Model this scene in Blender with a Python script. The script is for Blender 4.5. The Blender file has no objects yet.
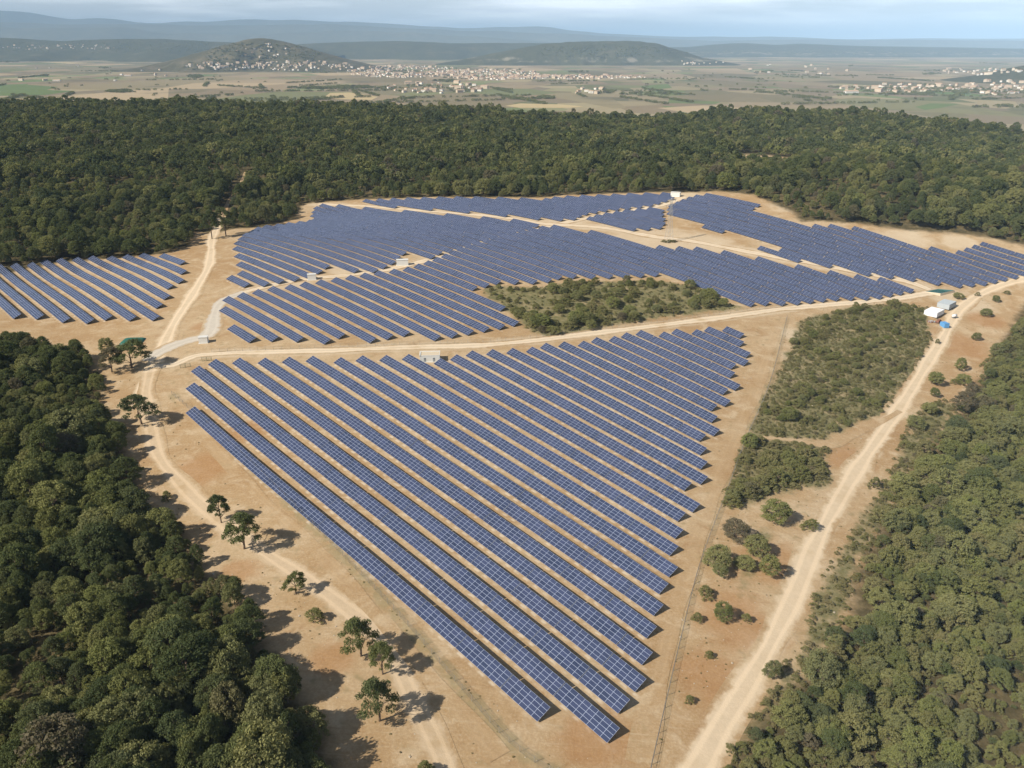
import bpy, bmesh, math, random, json
import numpy as np
from mathutils import Matrix, Vector
random.seed(7); rng = np.random.default_rng(7)
R = math.radians
DATA = json.loads(r'''{"pale":[[98.4,564.8,40],[132.9,559.5,30],[-105.6,493.8,16],[-127.0,464.3,12],[40.7,614.0,20],[149.8,681.2,16],[148.0,382.9,12],[155.0,413.6,12],[280.3,481.1,22],[183.7,539.1,18],[218.2,519.7,14],[222.1,644.0,20],[284.6,573.8,26],[322.7,570.0,16]],"ochre":[[66.7,188.1,16],[55.1,164.2,14],[84.4,218.1,14],[250.2,419.6,20],[282.6,454.7,14],[-115.1,259.0,14],[-105.0,287.7,10],[138.7,289.7,14],[-82.1,200.1,8],[-47.1,162.6,8],[20.9,141.9,12],[-158.9,399.4,10]],"site":[[252.6,457.3],[266.0,469.6]],"cp":[[0.0,110.0,-150.68],[-160.0,200.0,-146.9],[-80.0,200.0,-146.31],[0.0,200.0,-149.39],[80.0,200.0,-155.92],[-160.0,300.0,-141.73],[-80.0,300.0,-141.75],[0.0,300.0,-144.78],[80.0,300.0,-150.61],[160.0,300.0,-159.03],[-230.0,400.0,-138.79],[-160.0,400.0,-136.5],[-80.0,400.0,-136.31],[0.0,400.0,-138.48],[80.0,400.0,-142.8],[160.0,400.0,-149.05],[240.0,400.0,-157.01],[-300.0,500.0,-139.86],[-230.0,500.0,-135.58],[-160.0,500.0,-132.94],[-80.0,500.0,-131.72],[0.0,500.0,-132.22],[80.0,500.0,-134.21],[160.0,500.0,-137.48],[240.0,500.0,-141.8],[320.0,500.0,-146.96],[-160.0,600.0,-132.74],[-80.0,600.0,-129.69],[0.0,600.0,-127.69],[80.0,600.0,-126.54],[160.0,600.0,-126.02],[240.0,600.0,-125.9],[320.0,600.0,-125.96],[400.0,600.0,-125.98],[-160.0,690.0,-136.87],[-80.0,690.0,-131.46],[0.0,690.0,-126.54],[80.0,690.0,-121.86],[160.0,690.0,-117.22],[240.0,690.0,-112.4],[320.0,690.0,-107.18],[0.0,40.0,-151.0],[-120.0,40.0,-134.0],[120.0,60.0,-168.0],[220.0,120.0,-176.0],[320.0,220.0,-180.0],[430.0,330.0,-172.0],[560.0,480.0,-150.0],[-330.0,200.0,-124.0],[-230.0,90.0,-126.0],[-480.0,400.0,-124.0],[-560.0,600.0,-131.0],[540.0,640.0,-132.0],[720.0,800.0,-127.0],[-700.0,900.0,-124.0],[-350.0,900.0,-119.0],[0.0,900.0,-120.0],[250.0,900.0,-118.0],[450.0,900.0,-122.0],[0.0,-150.0,-150.0],[-300.0,-100.0,-128.0],[300.0,-100.0,-180.0],[600.0,150.0,-190.0],[-600.0,150.0,-120.0],[-1170.34,1500.0,-106.82],[-905.16,1500.0,-106.82],[-675.33,1500.0,-106.82],[-445.71,1500.0,-108.49],[-198.37,1500.0,-113.5],[-56.0,1480.0,-117.2],[82.53,1450.0,-124.97],[220.17,1450.0,-126.6],[322.78,1450.0,-120.08],[410.54,1400.0,-111.89],[508.32,1350.0,-113.11],[598.35,1300.0,-115.47],[666.48,1250.0,-121.64],[734.65,1200.0,-131.2],[878.95,1150.0,-131.79]],"rows":[["N",0,102.68,-312.88,-103.26],["N",1,111.58,-333.81,-88.72],["N",2,120.48,-349.52,-93.0],["N",3,129.39,-351.48,-94.97],["N",4,138.29,-344.41,-99.97],["N",5,147.19,-338.22,-105.61],["N",6,156.1,-330.66,-110.16],["N",7,165.0,-323.69,-115.2],["N",8,173.9,-314.89,-118.34],["N",9,182.81,-309.44,-124.81],["N",10,191.71,-303.08,-129.47],["N",11,200.61,-296.64,-135.07],["N",12,209.51,-284.74,-135.35],["N",13,218.42,-283.5,-145.57],["N",14,227.32,-282.63,-144.61],["N",15,236.22,-277.9,-151.04],["N",16,245.13,-272.72,-157.62],["N",17,254.03,-267.43,-164.34],["N",18,262.93,-266.9,-163.62],["N",19,271.83,-262.48,-170.91],["N",20,280.74,-257.44,-177.17],["N",21,289.64,-256.21,-176.21],["N",22,298.54,-252.1,-183.38],["N",23,307.45,-251.45,-182.64],["N",24,316.35,-248.9,-191.51],["N",25,325.25,-242.28,-196.78],["N",26,334.15,-241.05,-195.37],["N",27,343.06,-234.45,-199.91],["N",28,351.96,-232.73,-209.61],["N",29,360.86,-227.03,-215.42],["A",-1,78.81,-673.61,-488.61],["A",0,87.71,-664.29,-479.29],["A",1,96.62,-619.04,-463.91],["A",2,105.52,-618.06,-452.83],["A",3,114.42,-612.92,-451.17],["A",4,123.32,-615.52,-439.97],["A",5,132.23,-613.63,-430.49],["A",6,141.13,-607.16,-449.39],["A",7,150.03,-602.19,-461.37],["A",8,158.94,-592.71,-479.41],["A",9,167.84,-587.33,-485.46],["A",10,176.74,-579.67,-503.44],["A",11,185.64,-565.19,-527.62],["B",0,155.1,-387.59,-363.75],["B",1,164.0,-417.46,-357.49],["B",2,172.9,-432.68,-348.25],["B",3,181.8,-433.2,-337.14],["B",4,190.71,-432.62,-338.55],["B",5,199.61,-430.68,-323.74],["B",6,208.51,-428.58,-321.83],["B",7,217.42,-425.81,-320.08],["B",8,226.32,-422.92,-305.93],["B",9,235.22,-420.17,-303.27],["B",10,244.12,-417.77,-301.21],["B",11,253.03,-416.44,-299.16],["B",12,261.93,-413.78,-296.94],["B",13,270.83,-410.8,-295.78],["B",14,279.74,-409.47,-316.25],["B",15,288.64,-408.88,-350.83],["C",0,192.21,-470.65,-447.0],["C",1,201.11,-476.31,-439.82],["C",2,210.01,-497.48,-437.98],["C",3,218.92,-519.18,-435.43],["F",16,297.54,-411.21,-350.15],["F",17,306.45,-413.18,-350.01],["F",18,315.35,-415.15,-343.44],["F",19,324.25,-417.38,-336.87],["F",20,333.15,-419.89,-333.25],["F",21,342.06,-422.4,-333.17],["F",22,350.96,-424.85,-329.17],["F",23,359.86,-425.92,-321.39],["F",24,368.77,-426.99,-315.11],["F",25,377.67,-428.06,-308.84],["F",26,386.57,-427.83,-304.58],["F",27,395.47,-426.34,-300.2],["F",28,404.38,-424.85,-236.56],["F",29,413.28,-423.36,-232.25],["F",30,422.18,-420.16,-226.47],["F",31,431.09,-391.51,-221.81],["F",32,439.99,-334.88,-218.23],["F",33,448.89,-326.11,-214.9],["F",34,457.79,-317.33,-211.08],["F",35,466.7,-301.66,-206.1],["F",36,475.6,-278.62,-200.64],["F",37,484.5,-255.44,-196.63],["F",38,493.41,-236.69,-194.08],["F",39,502.31,-223.53,-191.54],["F",40,511.21,-210.38,-188.99],["C",4,227.82,-541.81,-432.83],["C",5,236.72,-557.63,-438.93],["C",6,245.63,-570.49,-445.03],["C",7,254.53,-582.08,-425.04],["C",8,263.43,-591.3,-417.21],["C",9,272.33,-600.53,-419.87],["C",10,281.24,-603.24,-423.34],["C",11,290.14,-602.57,-430.65],["C",12,299.04,-600.95,-436.33],["C",13,307.95,-598.6,-416.67],["C",14,316.85,-599.03,-420.42],["C",15,325.75,-604.88,-419.94],["C",16,334.66,-622.24,-420.63],["C",17,343.56,-635.67,-422.52],["C",18,352.46,-649.09,-423.8],["C",19,361.36,-653.21,-424.45],["C",20,370.27,-641.52,-424.56],["C",21,379.17,-610.93,-424.42],["C",22,388.07,-563.64,-424.76],["C",23,396.98,-516.74,-425.17],["C",24,405.88,-483.15,-426.63],["C",25,414.78,-456.86,-428.2],["D",23,396.98,-638.46,-587.06],["D",24,405.88,-629.92,-547.02],["D",25,414.78,-621.38,-508.5],["D",26,423.68,-609.43,-472.54],["D",27,432.59,-597.44,-444.42],["D",28,441.49,-584.96,-428.58],["D",29,450.39,-572.0,-423.09],["D",30,459.3,-555.22,-425.66],["D",31,468.2,-534.91,-426.94],["D",32,477.1,-515.05,-425.04],["D",33,486.0,-495.36,-422.47],["D",34,494.91,-492.19,-418.04],["D",35,503.81,-486.17,-413.61],["D",36,512.71,-476.52,-409.26],["D",37,521.62,-466.77,-405.34],["D",38,530.52,-456.73,-404.76],["D",39,539.42,-446.43,-404.47],["D",40,548.33,-435.63,-404.84],["D",41,557.23,-424.14,-413.39],["G",30,459.3,-419.02,-371.32],["G",31,468.2,-419.36,-365.03],["G",32,477.1,-416.96,-361.3],["G",33,486.0,-414.56,-365.37],["G",34,494.91,-411.81,-372.2],["G",35,503.81,-407.94,-380.61],["G",36,512.71,-404.06,-387.28],["E",34,494.91,-289.23,-258.56],["E",35,503.81,-344.0,-325.19],["E",35,503.81,-279.77,-240.5],["E",36,512.71,-383.18,-217.82],["E",37,521.62,-390.07,-206.7],["E",38,530.52,-393.54,-196.14],["E",39,539.42,-394.48,-183.61],["E",40,548.33,-395.42,-173.41],["E",41,557.23,-396.36,-169.04],["E",42,566.13,-397.3,-340.16],["E",42,566.13,-289.44,-164.68],["E",43,575.03,-393.09,-340.94],["E",43,575.03,-280.03,-161.55],["E",44,583.94,-267.04,-158.62],["E",45,592.84,-214.52,-155.11],["E",46,601.74,-198.21,-151.19],["E",47,610.65,-196.23,-146.93],["E",48,619.55,-194.25,-142.68],["E",49,628.45,-192.28,-138.43],["E",50,637.35,-164.23,-134.17]],"world":{"LF":[[-285.5,354.2],[-229.2,363.1],[-203.6,354.3],[-184.0,332.7],[-166.2,295.4],[-144.0,264.5],[-130.1,240.2],[-110.3,222.1],[-91.2,200.2],[-73.5,181.6],[-62.9,165.5],[-52.2,151.7],[-44.1,139.4],[-37.2,123.4],[-32.7,107.5],[-146.9,99.4],[-233.9,226.9]],"RF":[[397.2,506.2],[354.7,500.2],[319.7,478.8],[284.2,436.1],[254.7,397.7],[222.7,356.3],[193.1,322.1],[159.8,282.5],[135.4,248.5],[114.5,220.0],[101.3,194.6],[88.9,178.9],[72.9,162.8],[56.4,146.8],[44.6,131.8],[36.7,113.4],[232.5,129.2],[384.4,352.1]],"MS1":[[163.1,430.4],[175.6,442.0],[201.9,457.4],[237.6,470.0],[253.1,465.9],[238.1,435.4],[236.7,417.4],[217.4,391.3],[201.8,374.4],[185.4,354.1],[183.6,344.3],[155.3,323.6],[131.1,304.0],[104.8,302.5],[101.8,306.9],[116.7,338.2],[146.2,393.9]],"MS2":[[95.9,297.7],[117.4,301.5],[133.6,298.8],[124.5,282.7],[125.4,272.8],[118.7,266.1],[109.8,265.3],[91.5,255.0],[79.0,246.8],[78.7,253.0]],"MS3":[[-18.3,455.3],[-10.8,464.5],[10.8,464.3],[21.6,465.2],[33.2,476.8],[54.1,477.0],[79.4,481.4],[92.0,482.8],[115.2,473.9],[128.5,452.5],[134.0,446.1],[107.0,434.8],[76.5,422.0],[47.1,405.7],[22.7,389.6],[9.4,395.9],[-3.9,425.7]],"RT":[[195.2,346.5],[179.0,325.5],[161.0,297.7],[142.5,269.0],[129.6,252.4],[110.9,228.4],[94.7,204.9],[82.8,182.0],[71.8,167.8],[61.0,154.3],[54.7,146.7],[72.9,162.8],[88.9,178.9],[101.3,194.6],[117.0,223.0],[139.3,252.2],[164.3,287.0],[194.6,322.3],[217.3,351.5],[210.1,354.0]],"RB":[[39.6,127.5],[47.2,138.8],[56.5,148.9],[69.5,163.1],[78.4,169.6],[90.3,181.0],[75.2,159.7],[59.8,142.8],[48.9,128.4]],"VR":[[94.6,246.6],[105.9,262.6],[123.6,265.6],[141.9,298.0],[159.2,317.5],[133.9,281.5],[102.9,231.6],[87.2,206.1],[74.0,184.9],[61.7,166.7],[51.3,152.4],[42.7,142.5],[37.5,137.8],[50.5,178.4],[62.1,210.2],[81.4,252.2]],"BF":[[-396.9,464.2],[-334.2,508.3],[-324.9,526.8],[-311.4,539.6],[-274.5,550.1],[-244.0,553.3],[-234.7,575.8],[-249.3,627.7],[-230.8,617.7],[-223.8,636.7],[-200.7,640.1],[-182.9,678.1],[-187.7,719.1],[-192.5,739.6],[-141.1,750.4],[-75.2,742.4],[-10.7,720.5],[28.8,706.7],[42.2,712.4],[127.8,700.2],[156.1,691.9],[173.1,692.1],[200.2,675.8],[210.5,645.3],[219.0,625.8],[218.8,607.4],[235.4,607.1],[262.2,601.8],[288.1,591.2],[322.7,585.7],[345.4,579.4],[365.8,564.5],[426.3,520.3]]},"roads":{"dirt_road":[3.5,[[35.5,127.1],[43.9,137.1],[52.1,149.4],[63.4,165.1],[75.5,183.1],[88.7,204.0],[103.0,228.8],[120.1,255.2],[141.6,286.5],[169.0,323.6],[194.9,358.9],[220.8,395.2],[244.0,426.8],[266.4,458.8],[284.3,478.9],[303.6,495.5],[323.4,508.4],[353.5,521.4],[404.8,539.6]]],"access_track":[3.3,[[-246.7,681.5],[-227.7,602.0],[-210.6,551.1],[-198.2,510.8],[-191.1,475.2],[-186.3,446.8],[-182.5,421.3],[-179.1,401.1],[-174.0,377.3],[-169.5,357.2],[-166.8,341.2],[-162.4,320.7],[-152.5,300.0],[-139.8,276.6]]],"gravel_track":[3.4,[[-154.1,458.3],[-158.5,449.5],[-164.0,441.1],[-164.7,429.3],[-161.4,413.1],[-156.4,395.1],[-155.7,384.1],[-162.1,379.2],[-168.4,371.8],[-171.9,363.3],[-173.3,353.8]]],"farm_track":[2.6,[[-168.6,347.9],[-159.6,348.9],[-152.4,359.0],[-143.5,361.2],[-131.9,362.8],[-88.8,365.4],[-45.6,371.7],[-18.5,375.8],[9.2,384.2],[46.5,399.7],[89.1,417.6],[120.5,431.3],[158.9,448.7],[204.6,464.7],[240.7,477.4],[264.6,488.4]]],"forest_edge_track":[3.2,[[-166.8,341.2],[-159.0,317.8],[-146.7,291.8],[-134.7,269.4],[-119.3,250.5],[-104.8,234.7],[-81.2,212.6],[-63.5,197.9],[-54.0,189.8],[-43.9,180.6],[-34.6,172.1],[-25.3,152.8],[-18.7,139.8],[-12.4,125.3]]],"service_track":[3.0,[[-157.3,453.0],[-129.6,475.1],[-103.5,482.3],[-80.3,493.4],[-59.9,510.6],[-35.2,532.4],[-8.5,562.5],[24.8,598.2],[52.7,620.7],[90.2,641.5],[120.4,655.9],[145.1,678.8]]],"upper_track":[3.0,[[-177.4,737.4],[-126.9,719.9],[-69.1,677.4],[-9.5,637.3],[25.2,609.6],[65.8,596.3],[99.8,574.2],[126.7,563.6],[151.7,549.2],[182.3,534.3],[223.6,516.2],[255.3,504.3],[266.7,493.0]]],"forest_path":[1.6,[[-277.3,857.1],[-271.6,823.7],[-267.5,800.2],[-263.4,773.9],[-259.4,737.0],[-246.7,681.5]]],"perimeter_track":[2.2,[[146.6,420.9],[116.9,350.9],[92.4,297.1],[74.7,256.4],[56.7,213.6],[43.3,177.6],[29.6,135.7]]],"perimeter_path":[1.8,[[-143.2,315.1],[-121.5,283.2],[-93.2,247.4],[-64.0,213.2],[-36.7,178.9],[-18.0,154.1],[-2.7,134.9]]],"scrub_path":[1.2,[[96.3,301.0],[117.4,301.5],[133.9,299.7],[146.2,309.2],[158.0,319.0],[173.3,331.4],[180.9,338.2]]]},"fence":{"right":[[157.4,436.1],[124.1,354.2],[97.7,298.0],[79.7,257.1],[60.7,214.0],[47.3,178.1],[32.4,135.9],[29.4,126.6]],"left":[[-147.7,317.9],[-133.6,302.6],[-112.4,279.4],[-91.1,255.2],[-57.9,214.4],[-31.4,180.5],[-12.5,154.5],[1.8,136.7],[19.3,125.6]],"top":[[-145.5,363.0],[-103.8,366.9],[-45.9,374.8],[-18.6,378.9],[9.3,387.4],[46.9,403.3],[89.8,421.8],[121.5,435.6],[159.1,451.6]]},"obj":{"cabA":[-153.8,375.6],"cabB":[-122.2,474.8],"cabC":[-70.5,504.0],"cabD":[137.8,682.2],"cabE":[-39.2,356.7],"poolR":[271.9,490.3],"poolL":[-190.6,378.3],"pylon":[110.9,560.7],"shedW":[253.6,455.5],"shedG":[265.2,467.9],"shedB":[251.1,440.0],"tank":[263.7,454.5],"rub":[250.4,446.1],"gateA":[-144.6,353.1],"gateB":[-152.1,345.9],"clear":[280.6,903.1]},"a":-0.8314148165793397,"p":8.902914808874753,"t":0.3680422113988832,"d0":102.67900175505761,"d0A":87.7123653285254,"poolRc":[[-8.6,-0.5],[-2.0,-4.3],[8.5,1.6],[1.0,4.3]]}''')
scene = bpy.context.scene
COL = scene.collection
# ------------------------------------------------------------------ camera, sky, sun, exposure
ZC = 152.0                                   # camera height over the datum (metres)
cam = bpy.data.objects.new('camera', bpy.data.cameras.new('camera')); COL.objects.link(cam)
cam.data.sensor_width = 36.0; cam.data.lens = 28.125
cam.data.clip_start = 1.0; cam.data.clip_end = 300000.0
PITCH = 23.09
cam.location = (0, 0, ZC); cam.rotation_euler = (R(90 - PITCH), 0, 0)
scene.camera = cam
SUN_EL, SUN_AZ = 40.0, 211.0                 # azimuth: angle from +x towards +y of the direction TO the sun
world = bpy.data.worlds.new('World'); scene.world = world; world.use_nodes = True
wt = world.node_tree; wt.nodes.clear()
w_out = wt.nodes.new('ShaderNodeOutputWorld'); w_bg = wt.nodes.new('ShaderNodeBackground')
sky = wt.nodes.new('ShaderNodeTexSky'); sky.sky_type = 'NISHITA'; sky.sun_disc = False
sky.sun_elevation = R(SUN_EL); sky.sun_rotation = R(90 - SUN_AZ)
sky.altitude = 200; sky.air_density = 0.8; sky.dust_density = 0.4; sky.ozone_density = 1.6
w_bg.inputs['Strength'].default_value = 0.05
w_tc = wt.nodes.new('ShaderNodeTexCoord'); w_map = wt.nodes.new('ShaderNodeMapping')
w_map.inputs['Scale'].default_value = (2.2, 2.2, 26.0)
w_n = wt.nodes.new('ShaderNodeTexNoise'); w_n.inputs['Scale'].default_value = 2.0; w_n.inputs['Detail'].default_value = 7; w_n.inputs['Roughness'].default_value = 0.55
w_r = wt.nodes.new('ShaderNodeValToRGB'); w_r.color_ramp.elements[0].position = 0.42; w_r.color_ramp.elements[1].position = 0.72
w_mix = wt.nodes.new('ShaderNodeMixRGB'); w_mix.inputs['Color2'].default_value = (33.0, 33.0, 33.2, 1)
w_mul = wt.nodes.new('ShaderNodeMath'); w_mul.operation = 'MULTIPLY'; w_mul.inputs[1].default_value = 0.65
wt.links.new(w_tc.outputs['Generated'], w_map.inputs['Vector']); wt.links.new(w_map.outputs[0], w_n.inputs['Vector'])
wt.links.new(w_n.outputs['Fac'], w_r.inputs['Fac']); w_sep = wt.nodes.new('ShaderNodeSeparateXYZ'); wt.links.new(w_tc.outputs['Generated'], w_sep.inputs[0])      # a pale cloud bank low over the horizon
w_bank = wt.nodes.new('ShaderNodeMapRange'); w_bank.interpolation_type = 'SMOOTHSTEP'; wt.links.new(w_sep.outputs[2], w_bank.inputs[0])
for _i, _v in ((1, .025), (2, .11), (3, 1.0), (4, .10)): w_bank.inputs[_i].default_value = _v
w_cl = wt.nodes.new('ShaderNodeMath'); w_cl.operation = 'MULTIPLY_ADD'; wt.links.new(w_r.outputs['Color'], w_cl.inputs[0]); w_cl.inputs[1].default_value = .62; w_cl.inputs[2].default_value = .34
wt.links.new(w_cl.outputs[0], w_mul.inputs[0]); wt.links.new(w_bank.outputs[0], w_mul.inputs[1]); wt.links.new(w_mul.outputs[0], w_mix.inputs['Fac'])
wt.links.new(sky.outputs[0], w_mix.inputs['Color1']); wt.links.new(w_mix.outputs[0], w_bg.inputs['Color']); wt.links.new(w_bg.outputs[0], w_out.inputs['Surface'])
sun = bpy.data.objects.new('sun', bpy.data.lights.new('sun', 'SUN')); COL.objects.link(sun)
sun.data.energy = 5.0; sun.data.angle = R(0.53); sun.data.color = (1.0, 0.93, 0.82)
_sd = Vector((math.cos(R(SUN_AZ)) * math.cos(R(SUN_EL)), math.sin(R(SUN_AZ)) * math.cos(R(SUN_EL)), math.sin(R(SUN_EL))))
sun.rotation_euler = _sd.to_track_quat('Z', 'Y').to_euler()
sun.location = _sd * 500
vs = scene.view_settings
vs.view_transform = 'Standard'; vs.look = 'None'; vs.gamma = 1.0; vs.exposure = 0.4; vs.use_curve_mapping = False
scene.cycles.max_bounces = 6; scene.cycles.diffuse_bounces = 2; scene.cycles.glossy_bounces = 2
scene.cycles.transmission_bounces = 2; scene.cycles.volume_bounces = 2; scene.cycles.transparent_max_bounces = 6
scene.cycles.use_denoising = True

# ------------------------------------------------------------------ helpers
def tag(o, label=None, cat=None, group=None, kind=None):
    for k, v in (('label', label), ('category', cat), ('group', group), ('kind', kind)):
        if v: o[k] = v
    return o
def link(name, me, parent=None, mats=()):
    o = bpy.data.objects.new(name, me)
    if me is not None:
        for m in mats:
            me.materials.append(m)
    COL.objects.link(o)
    if parent is not None: o.parent = parent
    return o
def empty(name, loc, rz=0.0):
    o = bpy.data.objects.new(name, None); COL.objects.link(o)
    o.location = loc; o.rotation_euler = (0, 0, rz); o.empty_display_size = 0.5
    return o
def mesh_np(name, V, F, smooth=False, attrs=None, mat_idx=None, uv=None):
    """V (n,3) ; F (m,k) equal-size faces"""
    V = np.asarray(V, np.float32); F = np.asarray(F, np.int32)
    me = bpy.data.meshes.new(name)
    me.vertices.add(len(V)); me.vertices.foreach_set('co', V.ravel())
    k = F.shape[1]
    me.loops.add(F.size); me.loops.foreach_set('vertex_index', F.ravel())
    me.polygons.add(len(F)); me.polygons.foreach_set('loop_start', np.arange(0, F.size, k, dtype=np.int32))
    me.polygons.foreach_set('loop_total', np.full(len(F), k, np.int32))
    me.polygons.foreach_set('use_smooth', np.full(len(F), bool(smooth)))
    if mat_idx is not None: me.polygons.foreach_set('material_index', np.asarray(mat_idx, np.int32))
    me.update(calc_edges=True)
    for nm, val in (attrs or {}).items():
        val = np.asarray(val, np.float32)
        a = me.attributes.new(nm, 'FLOAT', 'POINT' if len(val) == len(V) else 'FACE')
        a.data.foreach_set('value', val)
    if uv is not None:
        l = me.uv_layers.new(name='UVMap'); l.data.foreach_set('uv', np.asarray(uv, np.float32).ravel())
    return me
class MB:
    """collects boxes, tubes and prisms into one mesh"""
    def __init__(s): s.v = []; s.f = []; s.m = []
    def add(s, V, F, m=0):
        o = len(s.v); s.v += [tuple(v) for v in V]; s.f += [tuple(i + o for i in f) for f in F]; s.m += [m] * len(F); return s
    def box(s, c, d, m=0, rot=None):
        x, y, z = d[0] / 2, d[1] / 2, d[2] / 2
        P = [Vector((i * x, j * y, k * z)) for k in (-1, 1) for j in (-1, 1) for i in (-1, 1)]
        if rot is not None: P = [rot @ p for p in P]
        P = [p + Vector(c) for p in P]
        return s.add(P, [(0, 2, 3, 1), (4, 5, 7, 6), (0, 1, 5, 4), (2, 6, 7, 3), (0, 4, 6, 2), (1, 3, 7, 5)], m)
    def tube(s, a, b, r0, r1=None, n=6, m=0):
        a, b = Vector(a), Vector(b); r1 = r0 if r1 is None else r1
        q = (b - a).to_track_quat('Z', 'Y')
        V = []
        for p, r in ((a, r0), (b, r1)):
            for i in range(n):
                t = 2 * math.pi * i / n; V.append(p + q @ Vector((r * math.cos(t), r * math.sin(t), 0)))
        F = [(i, (i + 1) % n, n + (i + 1) % n, n + i) for i in range(n)] + [tuple(range(n))[::-1], tuple(range(n, 2 * n))]
        return s.add(V, F, m)
    def build(s, name, mats, parent=None, smooth=False):
        me = bpy.data.meshes.new(name); me.from_pydata(s.v, [], s.f); me.update()
        me.polygons.foreach_set('material_index', np.array(s.m, np.int32))
        if smooth: me.polygons.foreach_set('use_smooth', np.ones(len(s.f), bool))
        return link(name, me, parent, mats if isinstance(mats, (list, tuple)) else [mats])
# node helpers
class NT:
    def __init__(s, name):
        s.mat = bpy.data.materials.new(name); s.mat.use_nodes = True; s.t = s.mat.node_tree; s.t.nodes.clear()
        s.out = s.n('OutputMaterial')
    def n(s, typ, **kw):
        nd = s.t.nodes.new('ShaderNode' + typ)
        for k, v in kw.items(): setattr(nd, k, v)
        return nd
    def _set(s, sock, v):
        if hasattr(v, 'is_linked') or isinstance(v, bpy.types.NodeSocket): s.t.links.new(v, sock)
        elif v is not None:
            if isinstance(v, (tuple, list)) and len(v) == 3 and sock.type == 'RGBA': v = (*v, 1)
            sock.default_value = v
    def math(s, op, a, b=None, c=None, clamp=False):
        nd = s.n('Math', operation=op, use_clamp=clamp); s._set(nd.inputs[0], a)
        if b is not None: s._set(nd.inputs[1], b)
        if c is not None: s._set(nd.inputs[2], c)
        return nd.outputs[0]
    def vmath(s, op, a, b=None):
        nd = s.n('VectorMath', operation=op); s._set(nd.inputs[0], a)
        if b is not None: s._set(nd.inputs[1], b)
        return nd.outputs['Value'] if op in ('DOT_PRODUCT', 'LENGTH', 'DISTANCE') else nd.outputs[0]
    def mix(s, f, a, b, blend='MIX'):
        nd = s.n('MixRGB', blend_type=blend); s._set(nd.inputs[0], f); s._set(nd.inputs[1], a); s._set(nd.inputs[2], b); return nd.outputs[0]
    def noise(s, vec, scale, detail=4, rough=.55, out='Fac', dist=0.0):
        nd = s.n('TexNoise'); s._set(nd.inputs['Vector'], vec); nd.inputs['Scale'].default_value = scale
        nd.inputs['Detail'].default_value = detail; nd.inputs['Roughness'].default_value = rough; nd.inputs['Distortion'].default_value = dist
        return nd.outputs[out]
    def ramp(s, f, stops):
        nd = s.n('ValToRGB'); s._set(nd.inputs[0], f); e = nd.color_ramp.elements
        while len(e) < len(stops): e.new(0.5)
        for el, (p, c) in zip(e, stops):
            el.position = p; el.color = (c, c, c, 1) if not isinstance(c, (tuple, list)) else (*c, 1)
        return nd.outputs[0]
    def step(s, x, a, b):
        nd = s.n('MapRange', interpolation_type='SMOOTHSTEP'); s._set(nd.inputs[0], x); nd.inputs[1].default_value = a; nd.inputs[2].default_value = b
        nd.inputs[3].default_value = 0; nd.inputs[4].default_value = 1; return nd.outputs[0]
    def attr(s, name): return s.n('Attribute', attribute_name=name).outputs['Fac']
    def bsdf(s, color, rough=.9, spec=.2, **kw):
        b = s.n('BsdfPrincipled'); s._set(b.inputs['Base Color'], color); s._set(b.inputs['Roughness'], rough); s._set(b.inputs['Specular IOR Level'], spec)
        for k, v in kw.items(): s._set(b.inputs[k.replace('_', ' ')], v)
        s.t.links.new(b.outputs[0], s.out.inputs['Surface']); return b
    def bump(s, h, strength, dist):
        b = s.n('Bump'); s._set(b.inputs['Height'], h); b.inputs['Strength'].default_value = strength; b.inputs['Distance'].default_value = dist; return b.outputs[0]
def plain(name, col, rough=.7, spec=.3, var=.12, scale=1.5, metallic=0.0):
    t = NT(name); p = t.n('NewGeometry').outputs['Position']
    f = t.noise(p, scale, 5, .6)
    c = t.mix(f, tuple(max(0, x * (1 - var)) for x in col), tuple(min(1, x * (1 + var)) for x in col))
    t.bsdf(c, rough, spec, Metallic=metallic); return t.mat

# ------------------------------------------------------------------ terrain
CP = np.array(DATA['cp']); TS = 400.0
def _U(r2): return np.where(r2 > 0, r2 * np.log(np.maximum(r2, 1e-12)), 0)
_P = CP[:, :2] / TS; _N = len(_P)
_L = np.zeros((_N + 3, _N + 3)); _L[:_N, :_N] = _U(((_P[:, None] - _P[None]) ** 2).sum(-1)) + np.eye(_N) * 1e-3
_L[:_N, _N:] = np.c_[np.ones(_N), _P]; _L[_N:, :_N] = _L[:_N, _N:].T
_W = np.linalg.solve(_L, np.r_[CP[:, 2], 0, 0, 0])
PLAIN_Z = -215.0 + ZC
CREST = np.array([(-9, 1500), (-.64, 1500), (-.14, 1500), (.06, 1450), (.31, 1400), (.486, 1300), (.64, 1200), (.9, 1120), (9, 1100)])
def crest_y(X, Y): return np.interp(X / np.maximum(Y, 1), CREST[:, 0], CREST[:, 1])
def sstep(t): t = np.clip(t, 0, 1); return t * t * (3 - 2 * t)
def ground_z(X, Y):
    X = np.asarray(X, float); Y = np.asarray(Y, float); sh = X.shape; X = X.ravel(); Y = Y.ravel()
    out = np.empty(len(X))
    for i in range(0, len(X), 40000):
        x, y = X[i:i + 40000], Y[i:i + 40000]
        xc, yc = np.clip(x, -1150, 1150), np.clip(y, -250, 1650)
        q = np.stack([xc, yc], 1) / TS
        z = _U(((q[:, None] - _P[None]) ** 2).sum(-1)) @ _W[:-3] + _W[-3] + q @ _W[-2:] + ZC
        f = sstep((y / crest_y(x, y) - 1.03) / .5)
        f = np.maximum(f, sstep((np.abs(x) - 1150) / 700)); f = np.maximum(f, sstep((-y - 250) / 700))
        out[i:i + 40000] = z * (1 - f) + PLAIN_Z * f
    return out.reshape(sh)
def gz(x, y): return float(ground_z(np.array([x]), np.array([y]))[0])
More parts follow.
